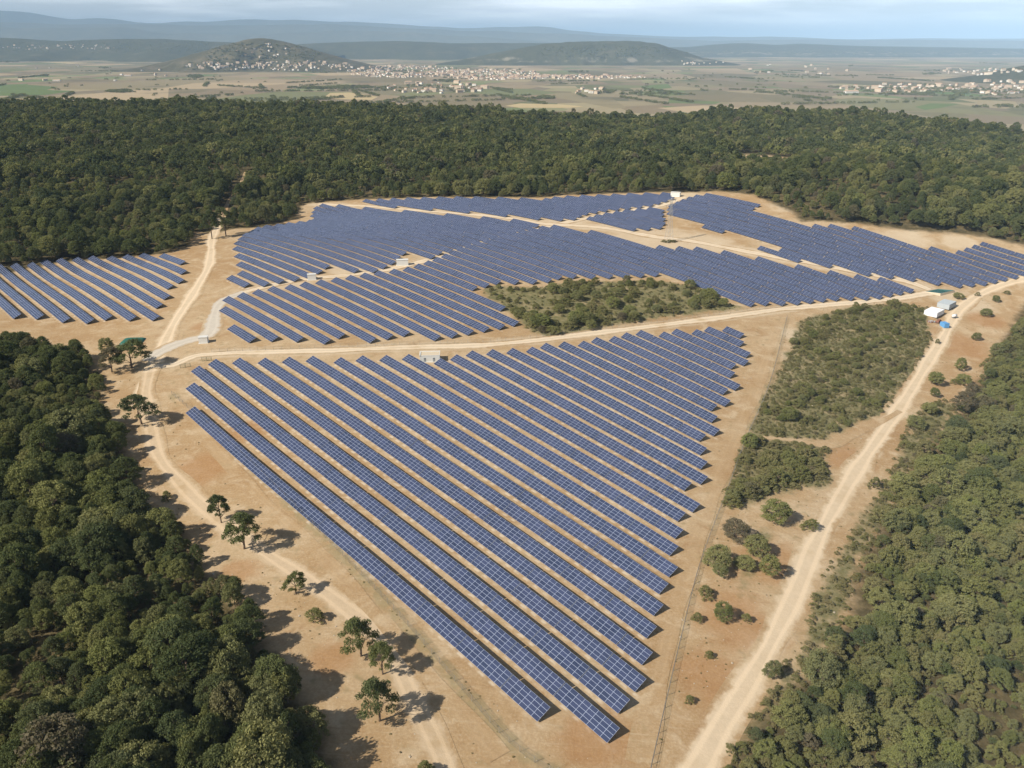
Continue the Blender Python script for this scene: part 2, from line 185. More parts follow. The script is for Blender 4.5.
def sdf(poly, X, Y):
    """signed distance to polygon, positive inside"""
    P = np.asarray(poly, float); X = np.asarray(X, float); Y = np.asarray(Y, float)
    d = np.full(X.shape, 1e18); ins = np.zeros(X.shape, bool)
    for i in range(len(P)):
        ax, ay = P[i]; bx, by = P[(i + 1) % len(P)]
        ex, ey = bx - ax, by - ay; l = ex * ex + ey * ey + 1e-9
        t = np.clip(((X - ax) * ex + (Y - ay) * ey) / l, 0, 1)
        d = np.minimum(d, (X - ax - t * ex) ** 2 + (Y - ay - t * ey) ** 2)
        c = ((ay > Y) != (by > Y)) & (X < (bx - ax) * (Y - ay) / ((by - ay) if by != ay else 1e-9) + ax)
        ins ^= c
    d = np.sqrt(d); return np.where(ins, d, -d)
def dline(pts, X, Y):
    P = np.asarray(pts, float); d = np.full(np.shape(X), 1e18)
    for (ax, ay), (bx, by) in zip(P[:-1], P[1:]):
        ex, ey = bx - ax, by - ay; t = np.clip(((X - ax) * ex + (Y - ay) * ey) / (ex * ex + ey * ey + 1e-9), 0, 1)
        d = np.minimum(d, (X - ax - t * ex) ** 2 + (Y - ay - t * ey) ** 2)
    return np.sqrt(d)
WD = DATA['world']
BF = [tuple(q) for q in WD['BF']]
BFP = BF + [(900, 720), (1600, 900), (1900, 2000), (-1900, 2000), (-1500, 500), (-700, 350), (-420, 330), (-380, 450)]
LFP = WD['LF'] + [(-420, 60), (-420, 330), (-300, 335)]
LFP = [(-700, 352)] + [tuple(q) for q in WD['LF'][:15]] + [(-10, 40), (-60, -150), (-700, -150)]
RFP = [tuple(q) for q in WD['RF'][:15]] + [(36, 60), (60, -150), (900, -150), (900, 640), (620, 640), (470, 575)]
def forest_sdf(X, Y): return np.minimum(np.maximum(np.maximum(sdf(BFP, X, Y), sdf(LFP, X, Y)), sdf(RFP, X, Y)), 30 * (np.sqrt(((X - 280) / 40) ** 2 + ((Y - 895) / 80) ** 2) - .95))
def scrub_sdf(X, Y): return np.maximum.reduce([sdf(WD[k], X, Y) for k in ('MS1', 'MS2', 'MS3')] + [sdf(WD[k], X, Y) - 1.5 for k in ('RT', 'RB')] + [sdf(WD['VR'], X, Y) - 12])

def axis(lo, hi, st, mid_lo, mid_hi, mid_st, far_lo, far_hi, g=1.14):
    a = list(np.arange(lo, hi + .1, st)); up = list(np.arange(hi + mid_st, mid_hi, mid_st)); dn = list(np.arange(lo - mid_st, mid_lo, -mid_st))
    s = mid_st; x = (up or a)[-1]
    while x < far_hi: s *= g; x += s; up.append(x)
    s = mid_st; x = (dn or a)[-1] if dn else a[0]
    while x > far_lo: s *= g; x -= s; dn.append(x)
    return np.array(dn[::-1] + a + up)
GX = axis(-330, 432, 3.0, -1500, 1500, 16.0, -60000, 60000); GY = axis(90, 702, 3.0, -40, 2300, 16.0, -4000, 75000)
XX, YY = np.meshgrid(GX, GY, indexing='xy'); ZZ = ground_z(XX, YY)
nx, ny = len(GX), len(GY)
ii = (np.arange(ny - 1)[:, None] * nx + np.arange(nx - 1)[None]).ravel()
FF = np.stack([ii, ii + 1, ii + nx + 1, ii + nx], 1)
V3 = np.stack([XX.ravel(), YY.ravel(), ZZ.ravel()], 1)
core = (np.abs(XX) < 2000) & (YY < 2400) & (YY > -300)
zf = np.full(XX.shape, 30.0); zs = np.full(XX.shape, -30.0); zw = np.full(XX.shape, 30.0); fa = np.zeros(XX.shape)
zf[core] = np.clip(forest_sdf(XX[core], YY[core]), -30, 30)
zs[core] = np.clip(scrub_sdf(XX[core], YY[core]), -30, 30)
zw[core] = np.minimum(30, dline(DATA['fence']['left'], XX[core], YY[core]))
zr = np.full(XX.shape, 30.0); zr[core] = np.minimum(30, dline(DATA['fence']['right'], XX[core], YY[core]))
pale = np.zeros(XX.shape); och = np.zeros(XX.shape)
for k_, w_ in (('upper_track', 11), ('service_track', 9), ('farm_track', 6), ('dirt_road', 5)): pale[core] = np.maximum(pale[core], np.exp(-(dline(DATA['roads'][k_][1], XX[core], YY[core]) / w_) ** 2))
for (cx, cy, r_) in DATA['pale']: pale = np.maximum(pale, np.exp(-(((XX - cx) ** 2 + (YY - cy) ** 2) / r_ ** 2)))
for (cx, cy, r_) in DATA['ochre']: och = np.maximum(och, np.exp(-(((XX - cx) ** 2 + (YY - cy) ** 2) / r_ ** 2)))
plm = np.maximum(np.maximum(sstep((YY / crest_y(XX, YY) - 1.25) / .2), sstep((np.abs(XX) - 1500) / 400)), sstep((-YY - 500) / 300))
# rows: field mask with the right phase for the pale spoil along each row's low edge
UD = np.array([math.cos(DATA['a']), math.sin(DATA['a'])]); ND = np.array([-UD[1], UD[0]])
PITCH_ROW, TILT, D0 = DATA['p'], DATA['t'] + R(1.8), DATA['d0']
fm = np.zeros(XX.shape); S_ = XX * UD[0] + YY * UD[1]; D_ = XX * ND[0] + YY * ND[1]
for (fld, k, d, a0, a1) in DATA['rows']:
    if fld == 'A': continue
    fm = np.maximum(fm, ((D_ > d - 3.4) & (D_ < d + 6.0) & (S_ > a0 - 1) & (S_ < a1 + 1)) * 1.0)
fmA = np.zeros(XX.shape)
for (fld, k, d, a0, a1) in DATA['rows']:
    if fld == 'A': fmA = np.maximum(fmA, ((D_ > d - 3.4) & (D_ < d + 6.0) & (S_ > a0 - 1) & (S_ < a1 + 1)) * 1.0)

def dirt_nodes(t):
    """bare ochre earth with pale limestone spoil: colour socket"""
    p = t.n('NewGeometry').outputs['Position']
    n1 = t.noise(p, .018, 5, .6); n2 = t.noise(p, .11, 6, .65, dist=.6); n3 = t.noise(p, 1.4, 5, .7); n4 = t.noise(p, .35, 4, .6)
    c = t.ramp(n1, [(.36, (.33, .205, .098)), (.5, (.40, .275, .150)), (.62, (.49, .375, .24))])
    c = t.mix(t.math('MULTIPLY', t.step(n2, .47, .68), .85), c, (.57, .455, .31))
    c = t.mix(t.math('MULTIPLY', t.step(n2, .46, .28), .8), c, (.29, .165, .075))
    c = t.mix(.42, c, t.ramp(n3, [(.25, (.23, .145, .07)), (.5, (.385, .26, .132)), (.74, (.60, .46, .30))]), 'MIX')
    st = t.n('Mapping'); st.inputs['Rotation'].default_value = (0, 0, .83); st.inputs['Scale'].default_value = (.06, .9, .5); t._set(st.inputs['Vector'], p)
    n5 = t.noise(st.outputs[0], 1.0, 5, .7)
    c = t.mix(t.math('MULTIPLY', t.step(n5, .55, .75), .5), c, (.54, .43, .29)); c = t.mix(t.math('MULTIPLY', t.step(n5, .42, .25), .5), c, (.27, .165, .08))
    weeds = t.math('MULTIPLY', t.step(n4, .54, .72), t.step(n1, .42, .6))
    c = t.mix(t.math('MULTIPLY', weeds, .55), c, (.20, .165, .075))
    return p, c, n3, n2
def ground_material():
    t = NT('ground_soil'); p, c, n3, n2 = dirt_nodes(t)
    sx = t.vmath('DOT_PRODUCT', p, (UD[0], UD[1], 0)); sy = t.vmath('DOT_PRODUCT', p, (ND[0], ND[1], 0))
    # pale spoil heaps along the piles at each row's low edge
    def spoil(d0, mask):
        v = t.math('FRACT', t.math('ADD', t.math('DIVIDE', t.math('SUBTRACT', sy, d0), PITCH_ROW), .5))
        j = t.math('MULTIPLY', t.math('SUBTRACT', t.noise(p, .5, 2), .5), .10)
        band = t.math('SUBTRACT', 1, t.step(t.math('ABSOLUTE', t.math('ADD', t.math('SUBTRACT', v, .458), j)), .015, .10))
        hb = t.math('ABSOLUTE', t.math('SUBTRACT', t.math('FRACT', t.math('DIVIDE', sx, 4.2)), .5))
        blob = t.math('SUBTRACT', 1, t.step(t.math('ADD', hb, t.math('MULTIPLY', t.math('SUBTRACT', t.noise(p, .4, 3), .5), .5)), .12, .36))
        return t.math('MULTIPLY', t.math('MULTIPLY', band, t.math('ADD', t.math('MULTIPLY', t.math('MULTIPLY', blob, t.step(t.noise(p, .13, 3), .35, .6)), .8), .2)), mask)
    sp = t.math('MAXIMUM', spoil(D0, t.attr('field')), spoil(DATA['d0A'], t.attr('field_b')))
    c = t.mix(t.math('MULTIPLY', sp, .9), c, (.60, .50, .37))
    pj = t.math('MULTIPLY', t.math('SUBTRACT', t.noise(p, .06, 5, .65), .5), 1.1)
    c = t.mix(t.math('MULTIPLY', t.step(t.math('ADD', t.attr('ochre'), pj), .3, .8), .55), c, t.mix(n3, (.26, .125, .045), (.42, .225, .095)))
    c = t.mix(t.math('MULTIPLY', t.step(t.math('ADD', t.attr('pale'), pj), .35, .8), .6), c, t.mix(n3, (.48, .38, .255), (.66, .56, .415)))
    # weed strip under the left fence, pale strip along the right fence
    wj = t.math('MULTIPLY', t.math('SUBTRACT', t.noise(p, .25, 4, .7), .5), 6)
    ws = t.math('SUBTRACT', 1, t.step(t.math('ADD', t.attr('fence_dist'), wj), .8, 3.2))
    c = t.mix(t.math('MULTIPLY', ws, .62), c, (.27, .225, .12))
    ps = t.math('SUBTRACT', 1, t.step(t.math('ADD', t.attr('fence_dist_b'), t.math('MULTIPLY', wj, .6)), .4, 1.9))
    c = t.mix(t.math('MULTIPLY', ps, .4), c, (.34, .27, .15))
    # scrub ground and forest floor
    ej = t.math('MULTIPLY', t.math('SUBTRACT', t.noise(p, .12, 5, .7), .5), 14)
    sc = t.step(t.math('ADD', t.attr('scrub'), ej), -2.5, 2.5)
    scc = t.ramp(t.noise(p, .16, 6, .65), [(.34, (.11, .11, .045)), (.48, (.17, .155, .07)), (.58, (.25, .205, .105)), (.68, (.40, .305, .18))])
    scc = t.mix(.35, scc, t.ramp(t.noise(p, 1.1, 4, .6), [(.3, (.08, .08, .032)), (.7, (.27, .23, .12))]))
    c = t.mix(sc, c, scc)
    fo = t.step(t.math('ADD', t.attr('forest'), t.math('MULTIPLY', ej, .8)), -3, 4)
    foc = t.ramp(t.noise(p, .22, 6, .7), [(.3, (.045, .040, .018)), (.5, (.095, .075, .036)), (.68, (.17, .13, .065)), (.8, (.28, .21, .12))])
    c = t.mix(fo, c, foc)
    # far plain: a patchwork of fields
    def vor(sc_, rz, rnd=1.0):
        m = t.n('Mapping'); m.inputs['Scale'].default_value = sc_; m.inputs['Rotation'].default_value = (0, 0, rz); t._set(m.inputs['Vector'], p)
        v = t.n('TexVoronoi', voronoi_dimensions='2D'); t._set(v.inputs['Vector'], m.outputs[0]); v.inputs['Scale'].default_value = 1; v.inputs['Randomness'].default_value = rnd
        return t.n('SeparateColor'), v
    s1, v1 = vor((1 / 420, 1 / 700, 1), .25, .9); t.t.links.new(v1.outputs['Color'], s1.inputs[0])
    s2, v2 = vor((1 / 170, 1 / 300, 1), -.5, .8); t.t.links.new(v2.outputs['Color'], s2.inputs[0])
    f1 = t.ramp(s1.outputs[0], [(0, (.11, .10, .05)), (.22, (.19, .155, .085)), (.4, (.26, .20, .12)), (.58, (.135, .15, .06)), (.76, (.22, .17, .105)), (.9, (.36, .28, .165))])
    f2 = t.ramp(s2.outputs[1], [(0, (.10, .115, .045)), (.3, (.22, .165, .10)), (.55, (.17, .14, .085)), (.8, (.30, .25, .14)), (1, (.10, .15, .045))])
    pc = t.mix(t.step(s1.outputs[2], .35, .6), f1, f2)
    pc = t.mix(t.math('MULTIPLY', t.noise(p, .02, 4, .6), .3), pc, (.15, .125, .08))
    dark = t.step(t.noise(p, .0016, 5, .6), .55, .68)
    pc = t.mix(t.math('MULTIPLY', dark, .6), pc, (.085, .08, .05))
    pc = t.mix(1.0, pc, (1.22, 1.2, 1.22), 'MULTIPLY')
    c = t.mix(t.attr('plain'), c, pc)
    h = t.math('ADD', t.math('MULTIPLY', n3, .5), t.math('MULTIPLY', n2, 1.2))
    t.bsdf(c, .95, .1, Normal=t.bump(h, .5, .35)); return t.mat
gm = mesh_np('ground', V3, FF, True, dict(forest=zf.ravel(), scrub=zs.ravel(), fence_dist=zw.ravel(), fence_dist_b=zr.ravel(), plain=plm.ravel(), pale=pale.ravel(), ochre=och.ravel(), field=fm.ravel(), field_b=fmA.ravel()))
tag(link('ground', gm, None, [ground_material()]), kind='structure')

# ------------------------------------------------------------------ tracks
def track_material(name, col, grey, rut, faint=False):
    t = NT(name); p, c, n3, n2 = dirt_nodes(t)
    a = t.math('ABSOLUTE', t.attr('across'))
    tc = t.mix(t.noise(p, .5, 5, .65), tuple(x * .82 for x in col), tuple(min(1, x * 1.13) for x in col))
    tc = t.mix(t.step(t.noise(p, .09, 4, .6), .5, .75), tc, grey)
    ruts = t.math('SUBTRACT', 1, t.step(t.math('ABSOLUTE', t.math('SUBTRACT', a, .38)), .06, .2))
    tc = t.mix(t.math('MULTIPLY', ruts, rut), tc, tuple(min(1, x * 1.28) for x in col))
    e = t.math('ADD', a, t.math('MULTIPLY', t.math('SUBTRACT', t.noise(p, .17, 6, .72), .5), 1.25))
    if faint: tc = t.mix(t.math('MULTIPLY', t.step(t.noise(p, .05, 4, .6), .35, .7), .6), c, tc)
    c = t.mix(t.step(e, .5, .9), tc, c)
    t.bsdf(c, .95, .1, Normal=t.bump(n3, .4, .25)); return t.mat
def catmull(P, step=2.5):
    P = np.array(P, float); P = np.vstack([2 * P[0] - P[1], P, 2 * P[-1] - P[-2]]); out = []
    for i in range(1, len(P) - 2):
        n = max(2, int(np.linalg.norm(P[i + 1] - P[i]) / step)); t = np.linspace(0, 1, n, endpoint=False)[:, None]
        out.append(.5 * (2 * P[i] + (P[i + 1] - P[i - 1]) * t + (2 * P[i - 1] - 5 * P[i] + 4 * P[i + 1] - P[i + 2]) * t * t + (3 * P[i] - P[i - 1] - 3 * P[i + 1] + P[i + 2]) * t ** 3))
    return np.vstack(out + [P[-2][None]])
M_dirt = track_material('pale_dirt', (.60, .475, .325), (.52, .40, .26), .45)
M_grav = track_material('grey_gravel', (.52, .465, .385), (.46, .40, .32), .25)
M_fine = track_material('pale_track', (.60, .49, .35), (.47, .35, .21), .5)
M_sandy = track_material('sandy_track', (.53, .405, .265), (.42, .30, .17), .4)
M_faint = track_material('faint_track', (.43, .305, .175), (.40, .275, .15), .35, True)
for i, (nm, (hw, pts)) in enumerate(DATA['roads'].items()):
    C = catmull(pts); T = np.gradient(C, axis=0); T /= np.linalg.norm(T, axis=1)[:, None] + 1e-9; Nn = np.stack([-T[:, 1], T[:, 0]], 1)
    ac = np.linspace(-1, 1, 9); n = len(C); hwv = hw * 1.4 * (1 + .16 * np.sin(np.arange(n) * .21 + i) + .1 * np.sin(np.arange(n) * .47 + 2 * i))
    P = C[:, None] + Nn[:, None] * (ac[None, :, None] * hwv[:, None, None])
    Z = ground_z(P[..., 0], P[..., 1]) + .05 + .006 * i
    V = np.concatenate([P, Z[..., None]], -1).reshape(-1, 3)
    q = (np.arange(n - 1)[:, None] * 9 + np.arange(8)[None]).ravel(); F = np.stack([q, q + 9, q + 10, q + 1], 1)
    me = mesh_np(nm, V, F, True, dict(across=np.tile(ac, n)))
    tag(link(nm, me, None, [M_faint if nm.startswith('perimeter') or nm in ('forest_path', 'scrub_path') else M_sandy if nm == 'forest_edge_track' else M_grav if nm == 'gravel_track' else M_dirt if nm in ('dirt_road', 'access_track') else M_fine]), kind='structure')

# ------------------------------------------------------------------ hills and mountains, far plain
def ray_xz(px, py, Y):
    r = Vector(((px - 512) / 800, 1, (384 - py) / 800)); c, s = math.cos(R(PITCH)), math.sin(R(PITCH))
    d = Vector((r.x, c * r.y + s * r.z, -s * r.y + c * r.z)); return d.x * Y / d.y, d.z * Y / d.y + ZC
def hill_material(name, stops, scale, cliff=None):
    t = NT(name); p = t.n('NewGeometry').outputs['Position']
    c = t.ramp(t.noise(p, scale, 6, .6), stops)
    c = t.mix(.4, c, t.ramp(t.noise(p, scale * 9, 4, .7), [(.3, stops[0][1]), (.7, stops[-1][1])]))
    if cliff:
        z = t.n('SeparateXYZ'); t._set(z.inputs[0], p)
        band = t.math('SUBTRACT', 1, t.step(t.math('ABSOLUTE', t.math('SUBTRACT', z.outputs[2], cliff[0])), cliff[1] * .5, cliff[1]))
        c = t.mix(t.math('MULTIPLY', band, t.math('MULTIPLY', t.step(t.noise(p, scale * 1.8, 5, .7), .5, .66), .5)), c, (.42, .36, .28))
    t.bsdf(c, 1, .05); return t.mat
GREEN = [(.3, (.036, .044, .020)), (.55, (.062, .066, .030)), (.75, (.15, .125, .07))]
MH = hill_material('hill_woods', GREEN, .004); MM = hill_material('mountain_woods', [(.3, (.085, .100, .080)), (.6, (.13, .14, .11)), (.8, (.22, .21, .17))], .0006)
MC = hill_material('hill_cliffs', GREEN, .003, (-10, 32)); MS = hill_material('hill_houses_slope', [(.3, (.04, .045, .02)), (.5, (.08, .075, .038)), (.7, (.2, .16, .10))], .006)
def ridge(name, pts, Y0, dep, mat, rough=.06, nxs=240, nys=30, crest=.012):
    """a ridge whose crest line runs through the given skyline, rounded in depth, with spurs"""
    W = [ray_xz(px, py, Y0) for px, py in pts]; xs = np.array([w[0] for w in W]); hs = np.array([w[1] for w in W])
    X = np.linspace(xs[0], xs[-1], nxs); H = np.interp(X, xs, hs) - PLAIN_Z
    ker = np.hanning(7); ker /= ker.sum(); H = np.convolve(np.pad(H, 3, mode='edge'), ker, 'valid')
    rc = np.random.default_rng(nxs + len(pts)); H = H * (1 + crest * sum(np.interp(np.linspace(0, k_, nxs), np.arange(k_ + 1), rc.normal(0, 1, k_ + 1)) * a_ for k_, a_ in ((14, 1), (33, .6), (75, .35))))
    t = np.linspace(-1, 1, nys); r = np.random.default_rng(len(name) + int(abs(xs[0])) % 97)
    def nz(kx, ky, n):                                          # smooth 2D value noise
        g = r.normal(0, 1, (kx + 2, ky + 2)); u = np.linspace(0, kx, nxs); v = np.linspace(0, ky, nys); iu, iv = u.astype(int), v.astype(int); fu, fv = sstep(u - iu)[:, None], sstep(v - iv)[None]
        a = g[iu][:, iv] * (1 - fu) + g[iu + 1][:, iv] * fu; b = g[iu][:, iv + 1] * (1 - fu) + g[iu + 1][:, iv + 1] * fu; return (a * (1 - fv) + b * fv) * n
    sp = nz(7, 2, 1) + nz(17, 5, .5) + nz(41, 9, .22)
    YYh = Y0 + dep * t[None] * (1 + .12 * sp); prof = np.cos(t * math.pi / 2) ** 1.25
    Zh = PLAIN_Z - 12 + (H[:, None] + 12) * prof[None] * (1 + rough * sp * np.minimum(1, (1 - prof[None]) * 2.5))
    V = np.stack([np.repeat(X[:, None], nys, 1), YYh, Zh], -1).reshape(-1, 3)
    q = (np.arange(nxs - 1)[:, None] * nys + np.arange(nys - 1)[None]).ravel(); F = np.stack([q, q + nys, q + nys + 1, q + 1], 1)
    return tag(link(name, mesh_np(name, V, F, True), None, [mat]), kind='structure')
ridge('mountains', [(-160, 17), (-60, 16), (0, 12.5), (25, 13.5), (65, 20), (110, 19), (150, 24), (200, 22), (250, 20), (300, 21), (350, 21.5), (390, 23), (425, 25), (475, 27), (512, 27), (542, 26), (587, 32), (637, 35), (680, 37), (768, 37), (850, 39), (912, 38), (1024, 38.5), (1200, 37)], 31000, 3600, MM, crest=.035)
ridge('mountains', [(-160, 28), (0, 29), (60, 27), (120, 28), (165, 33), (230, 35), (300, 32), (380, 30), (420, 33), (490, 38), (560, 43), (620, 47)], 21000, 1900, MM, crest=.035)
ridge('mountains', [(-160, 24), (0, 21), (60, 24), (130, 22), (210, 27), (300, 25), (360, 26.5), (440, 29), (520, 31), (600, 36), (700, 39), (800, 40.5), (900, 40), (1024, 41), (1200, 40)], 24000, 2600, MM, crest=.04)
ridge('hills', [(-160, 41), (0, 38), (60, 41), (110, 39), (190, 40), (240, 43), (300, 46), (345, 55)], 12500, 1500, MH)
ridge('hills', [(250, 56), (300, 44), (340, 42), (400, 41), (450, 43), (500, 43), (560, 43), (620, 46), (680, 54)], 13500, 1400, MH)
ridge('hills', [(120, 71), (150, 66), (180, 59), (205, 51), (228, 44.5), (245, 40), (262, 38), (280, 40.5), (300, 46), (320, 52), (345, 59), (375, 66), (400, 71)], 7600, 800, MS, rough=.03)
ridge('hills', [(430, 65), (470, 58), (505, 51), (530, 46.5), (548, 43.5), (570, 42), (600, 41), (640, 41), (657, 43.5), (675, 49), (700, 57), (735, 64)], 9600, 750, MC, rough=.04)
ridge('hills', [(560, 52), (640, 48), (690, 47), (718, 44), (745, 43), (775, 45), (800, 43.5), (860, 46), (930, 47), (1024, 48.5), (1200, 48)], 15800, 2200, MC)
ridge('hills', [(905, 88), (935, 84), (965, 79), (1000, 71.5), (1024, 66), (1080, 58), (1150, 55), (1220, 62), (1300, 84)], 5200, 420, MH, rough=.03)
def on_plain(px, py):
    for z in (PLAIN_Z,):
        r = Vector(((px - 512) / 800, 1, (384 - py) / 800)); c, s = math.cos(R(PITCH)), math.sin(R(PITCH))
        d = Vector((r.x, c + s * r.z, -s + c * r.z)); k = (z - ZC) / d.z; return d.x * k, d.y * k
M_field = plain('young_crop', (.13, .17, .06), .95, .1, .25, .01); M_straw = plain('straw_stubble', (.46, .36, .19), .95, .1, .15, .01)
def parcel(name, px, mat, dz):
    P = [on_plain(*q) for q in px]; me = bpy.data.meshes.new(name); me.from_pydata([(x, y, PLAIN_Z + dz) for x, y in P], [], [tuple(range(len(P)))])
    tag(link(name, me, None, [mat]), kind='structure')
parcel('green_field', [(-60, 97), (-60, 85), (30, 85), (58, 87), (46, 90), (75, 91), (45, 95)], M_field, .4)
parcel('straw_field', [(322, 99), (330, 93), (350, 92.5), (378, 97), (372, 100)], M_straw, .4)
parcel('straw_field', [(505, 106), (520, 103.5), (560, 104.5), (584, 106.5), (570, 108), (520, 108)], M_straw, .4)
parcel('straw_field', [(40, 62.2), (66, 62), (96, 63), (70, 63.8)], M_straw, .5)
parcel('green_field', [(640, 86), (668, 84), (672, 88), (645, 90)], M_field, .4)
parcel('green_field', [(915, 107), (930, 103.5), (960, 104), (940, 108), (925, 110)], M_field, .4)

# ------------------------------------------------------------------ solar rows
def panel_material():
    t = NT('solar_glass'); uv = t.n('UVMap'); sep = t.n('SeparateXYZ'); t.t.links.new(uv.outputs[0], sep.inputs[0])
    u, v = sep.outputs[0], sep.outputs[1]                      # in modules
    fu, fv = t.math('FRACT', u), t.math('FRACT', v)
    eu = t.math('MULTIPLY', t.math('SUBTRACT', .5, t.math('ABSOLUTE', t.math('SUBTRACT', fu, .5))), 2.25)
    ev = t.math('MULTIPLY', t.math('SUBTRACT', .5, t.math('ABSOLUTE', t.math('SUBTRACT', fv, .5))), 1.155)
    fr = t.math('SUBTRACT', 1, t.step(t.math('MINIMUM', eu, ev), .03, .055))
    cu = t.math('FRACT', t.math('MULTIPLY', u, 10)); cv = t.math('FRACT', t.math('MULTIPLY', v, 6))
    cl = t.math('MINIMUM', t.math('SUBTRACT', .5, t.math('ABSOLUTE', t.math('SUBTRACT', cu, .5))), t.math('SUBTRACT', .5, t.math('ABSOLUTE', t.math('SUBTRACT', cv, .5))))
    cell = t.math('SUBTRACT', 1, t.step(cl, .02, .06))
    w = t.n('TexWhiteNoise', noise_dimensions='3D'); cmb = t.n('CombineXYZ'); oi = t.n('ObjectInfo')
    t._set(cmb.inputs[0], t.math('FLOOR', u)); t._set(cmb.inputs[1], t.math('FLOOR', v)); t._set(cmb.inputs[2], t.math('MULTIPLY', oi.outputs['Random'], 91))
    t._set(w.inputs['Vector'], cmb.outputs[0])
    base = t.ramp(w.outputs['Value'], [(0, (.026, .037, .076)), (.5, (.033, .045, .092)), (1, (.044, .057, .114))])
    base = t.mix(t.math('MULTIPLY', t.math('SUBTRACT', oi.outputs['Random'], .3), .3, clamp=True), base, (.055, .062, .118))
    pos = t.n('NewGeometry').outputs['Position']
    base = t.mix(t.math('MULTIPLY', t.step(t.noise(pos, .06, 3, .6), .35, .75), .35), base, (.062, .078, .148))
    base = t.mix(t.math('MULTIPLY', cell, .12), base, (.26, .30, .40))
    c = t.mix(fr, base, (.34, .39, .51))
    t.bsdf(c, t.math('ADD', t.math('MULTIPLY', fr, .25), .16), .45); return t.mat
M_glass = panel_material(); M_back = plain('panel_backsheet', (.10, .10, .11), .6, .3); M_steel = plain('galvanised_steel', (.42, .43, .44), .45, .5, .1, 2.0, .6)
MOD, SLOPE, NV = 2.25, 4.62, 4
_tab = {}
def table_mesh(nm):
    """a table of nm x 4 modules; origin at the middle of its low edge, x along the row, y up the slope"""
    if nm in _tab: return _tab[nm]
    L = nm * MOD; x0, x1 = -L / 2 + .03, L / 2 - .03; th = .06
    V = [(x0, 0, 0), (x1, 0, 0), (x1, SLOPE, 0), (x0, SLOPE, 0), (x0, 0, -th), (x1, 0, -th), (x1, SLOPE, -th), (x0, SLOPE, -th)]
    F = [(0, 1, 2, 3), (7, 6, 5, 4), (0, 4, 5, 1), (1, 5, 6, 2), (2, 6, 7, 3), (3, 7, 4, 0)]
    uv = [(0, 0), (nm, 0), (nm, NV), (0, NV)] + [(.5, .5)] * 20
    me = mesh_np('solar_panel', V, F, uv=uv, mat_idx=[0, 1, 2, 2, 2, 2]); me.materials.append(M_glass); me.materials.append(M_back); me.materials.append(M_steel)
    _tab[nm] = me; return me
ORD = ['', 'first', 'second', 'third', 'fourth', 'fifth', 'sixth', 'seventh', 'eighth', 'ninth', 'tenth', 'eleventh', 'twelfth', 'thirteenth', 'fourteenth', 'fifteenth', 'sixteenth', 'seventeenth', 'eighteenth', 'nineteenth', 'twentieth'] + ['twenty-' + o for o in ('first', 'second', 'third', 'fourth', 'fifth', 'sixth', 'seventh', 'eighth', 'ninth')] + ['thirtieth']
FIELD = dict(N='front edge of the large near field', A='front of the small field beside the left woods', B='roadside front of the middle field',
             C='low left corner of the upper left field', F='scrub thicket end of the middle field', D='front of the narrow back field', G='front of the small wedge field by the pylon', E='front of the far right field')
GROUPN = dict(N='near field solar rows', A='left field solar rows', B='middle field solar rows', C='upper field solar rows', F='solar rows behind the thicket', D='back field solar rows', G='wedge field solar rows', E='far right solar rows')
ct, st_ = math.cos(TILT), math.sin(TILT)
count = {}
Q = Vector((UD[0], UD[1], 0)); NN = Vector((ND[0], ND[1], 0))
for (fld, k, d, a0, a1) in DATA['rows']:
    count[fld] = count.get(fld, 0) + 1; d -= .22
    per = 8
    nmod = max(3, int(round((a1 - a0) / MOD)))
    pieces = []; left = nmod
    while left > 0:
        q = min(per if pieces else random.randint(4, 8), left)
        if 0 < left - q < 2: q = left
        pieces.append(q); left -= q
    ex, ey = UD * a1 + ND * d
    root = empty('solar_row', (ex, ey, gz(ex, ey)))
    nth = count[fld]
    tag(root, f'{ORD[nth]} solar row from the {FIELD[fld]}', 'solar row', GROUPN[fld])
    base = Vector(root.location); s = a1; frame = MB()
    gap = .10
    tot = sum(pieces) * MOD + gap * (len(pieces) - 1)
    for q in pieces:
        L = q * MOD; sa, sb = s - L, s; s = sa - gap
        pa, pb = UD * sa + ND * d, UD * sb + ND * d
        za, zb = gz(*pa) + .55, gz(*pb) + .55
        jit = random.gauss(0, .035)
        X = Vector((pb[0] - pa[0], pb[1] - pa[1], zb - za)).normalized()
        Yv = NN * math.cos(TILT + random.gauss(0, .009)) + Vector((0, 0, st_)); Yv = (Yv - X * Yv.dot(X)).normalized(); Zv = X.cross(Yv)
        o = bpy.data.objects.new('solar_panel', table_mesh(q)); COL.objects.link(o); o.parent = root
        mid = Vector(((pa[0] + pb[0]) / 2, (pa[1] + pb[1]) / 2, (za + zb) / 2 + jit)) - base
        M = Matrix((X, Yv, Zv)).transposed().to_4x4(); M.translation = mid; o.matrix_local = M
        npost = max(2, int(L / 4.1) + 1)
        for j in range(npost):
            x = -L / 2 + .35 + (L - .7) * j / (npost - 1)
            for yy in (.85, 3.7):
                top = mid + X * x + Yv * yy - Zv * .14
                gxy = top + base; bot = Vector((top.x, top.y, gz(gxy.x, gxy.y) - base.z - .1))
                frame.tube(bot, top, .05, n=4)
            frame.box(mid + X * x + Yv * 2.3 - Zv * .12, (.07, 4.1, .09), rot=Matrix((X, Yv, Zv)).transposed())
        for yy in (.8, 3.7):
            frame.box(mid + Yv * yy - Zv * .2, (L - .1, .07, .07), rot=Matrix((X, Yv, Zv)).transposed())
    frame.build('support_frame', M_steel, root)

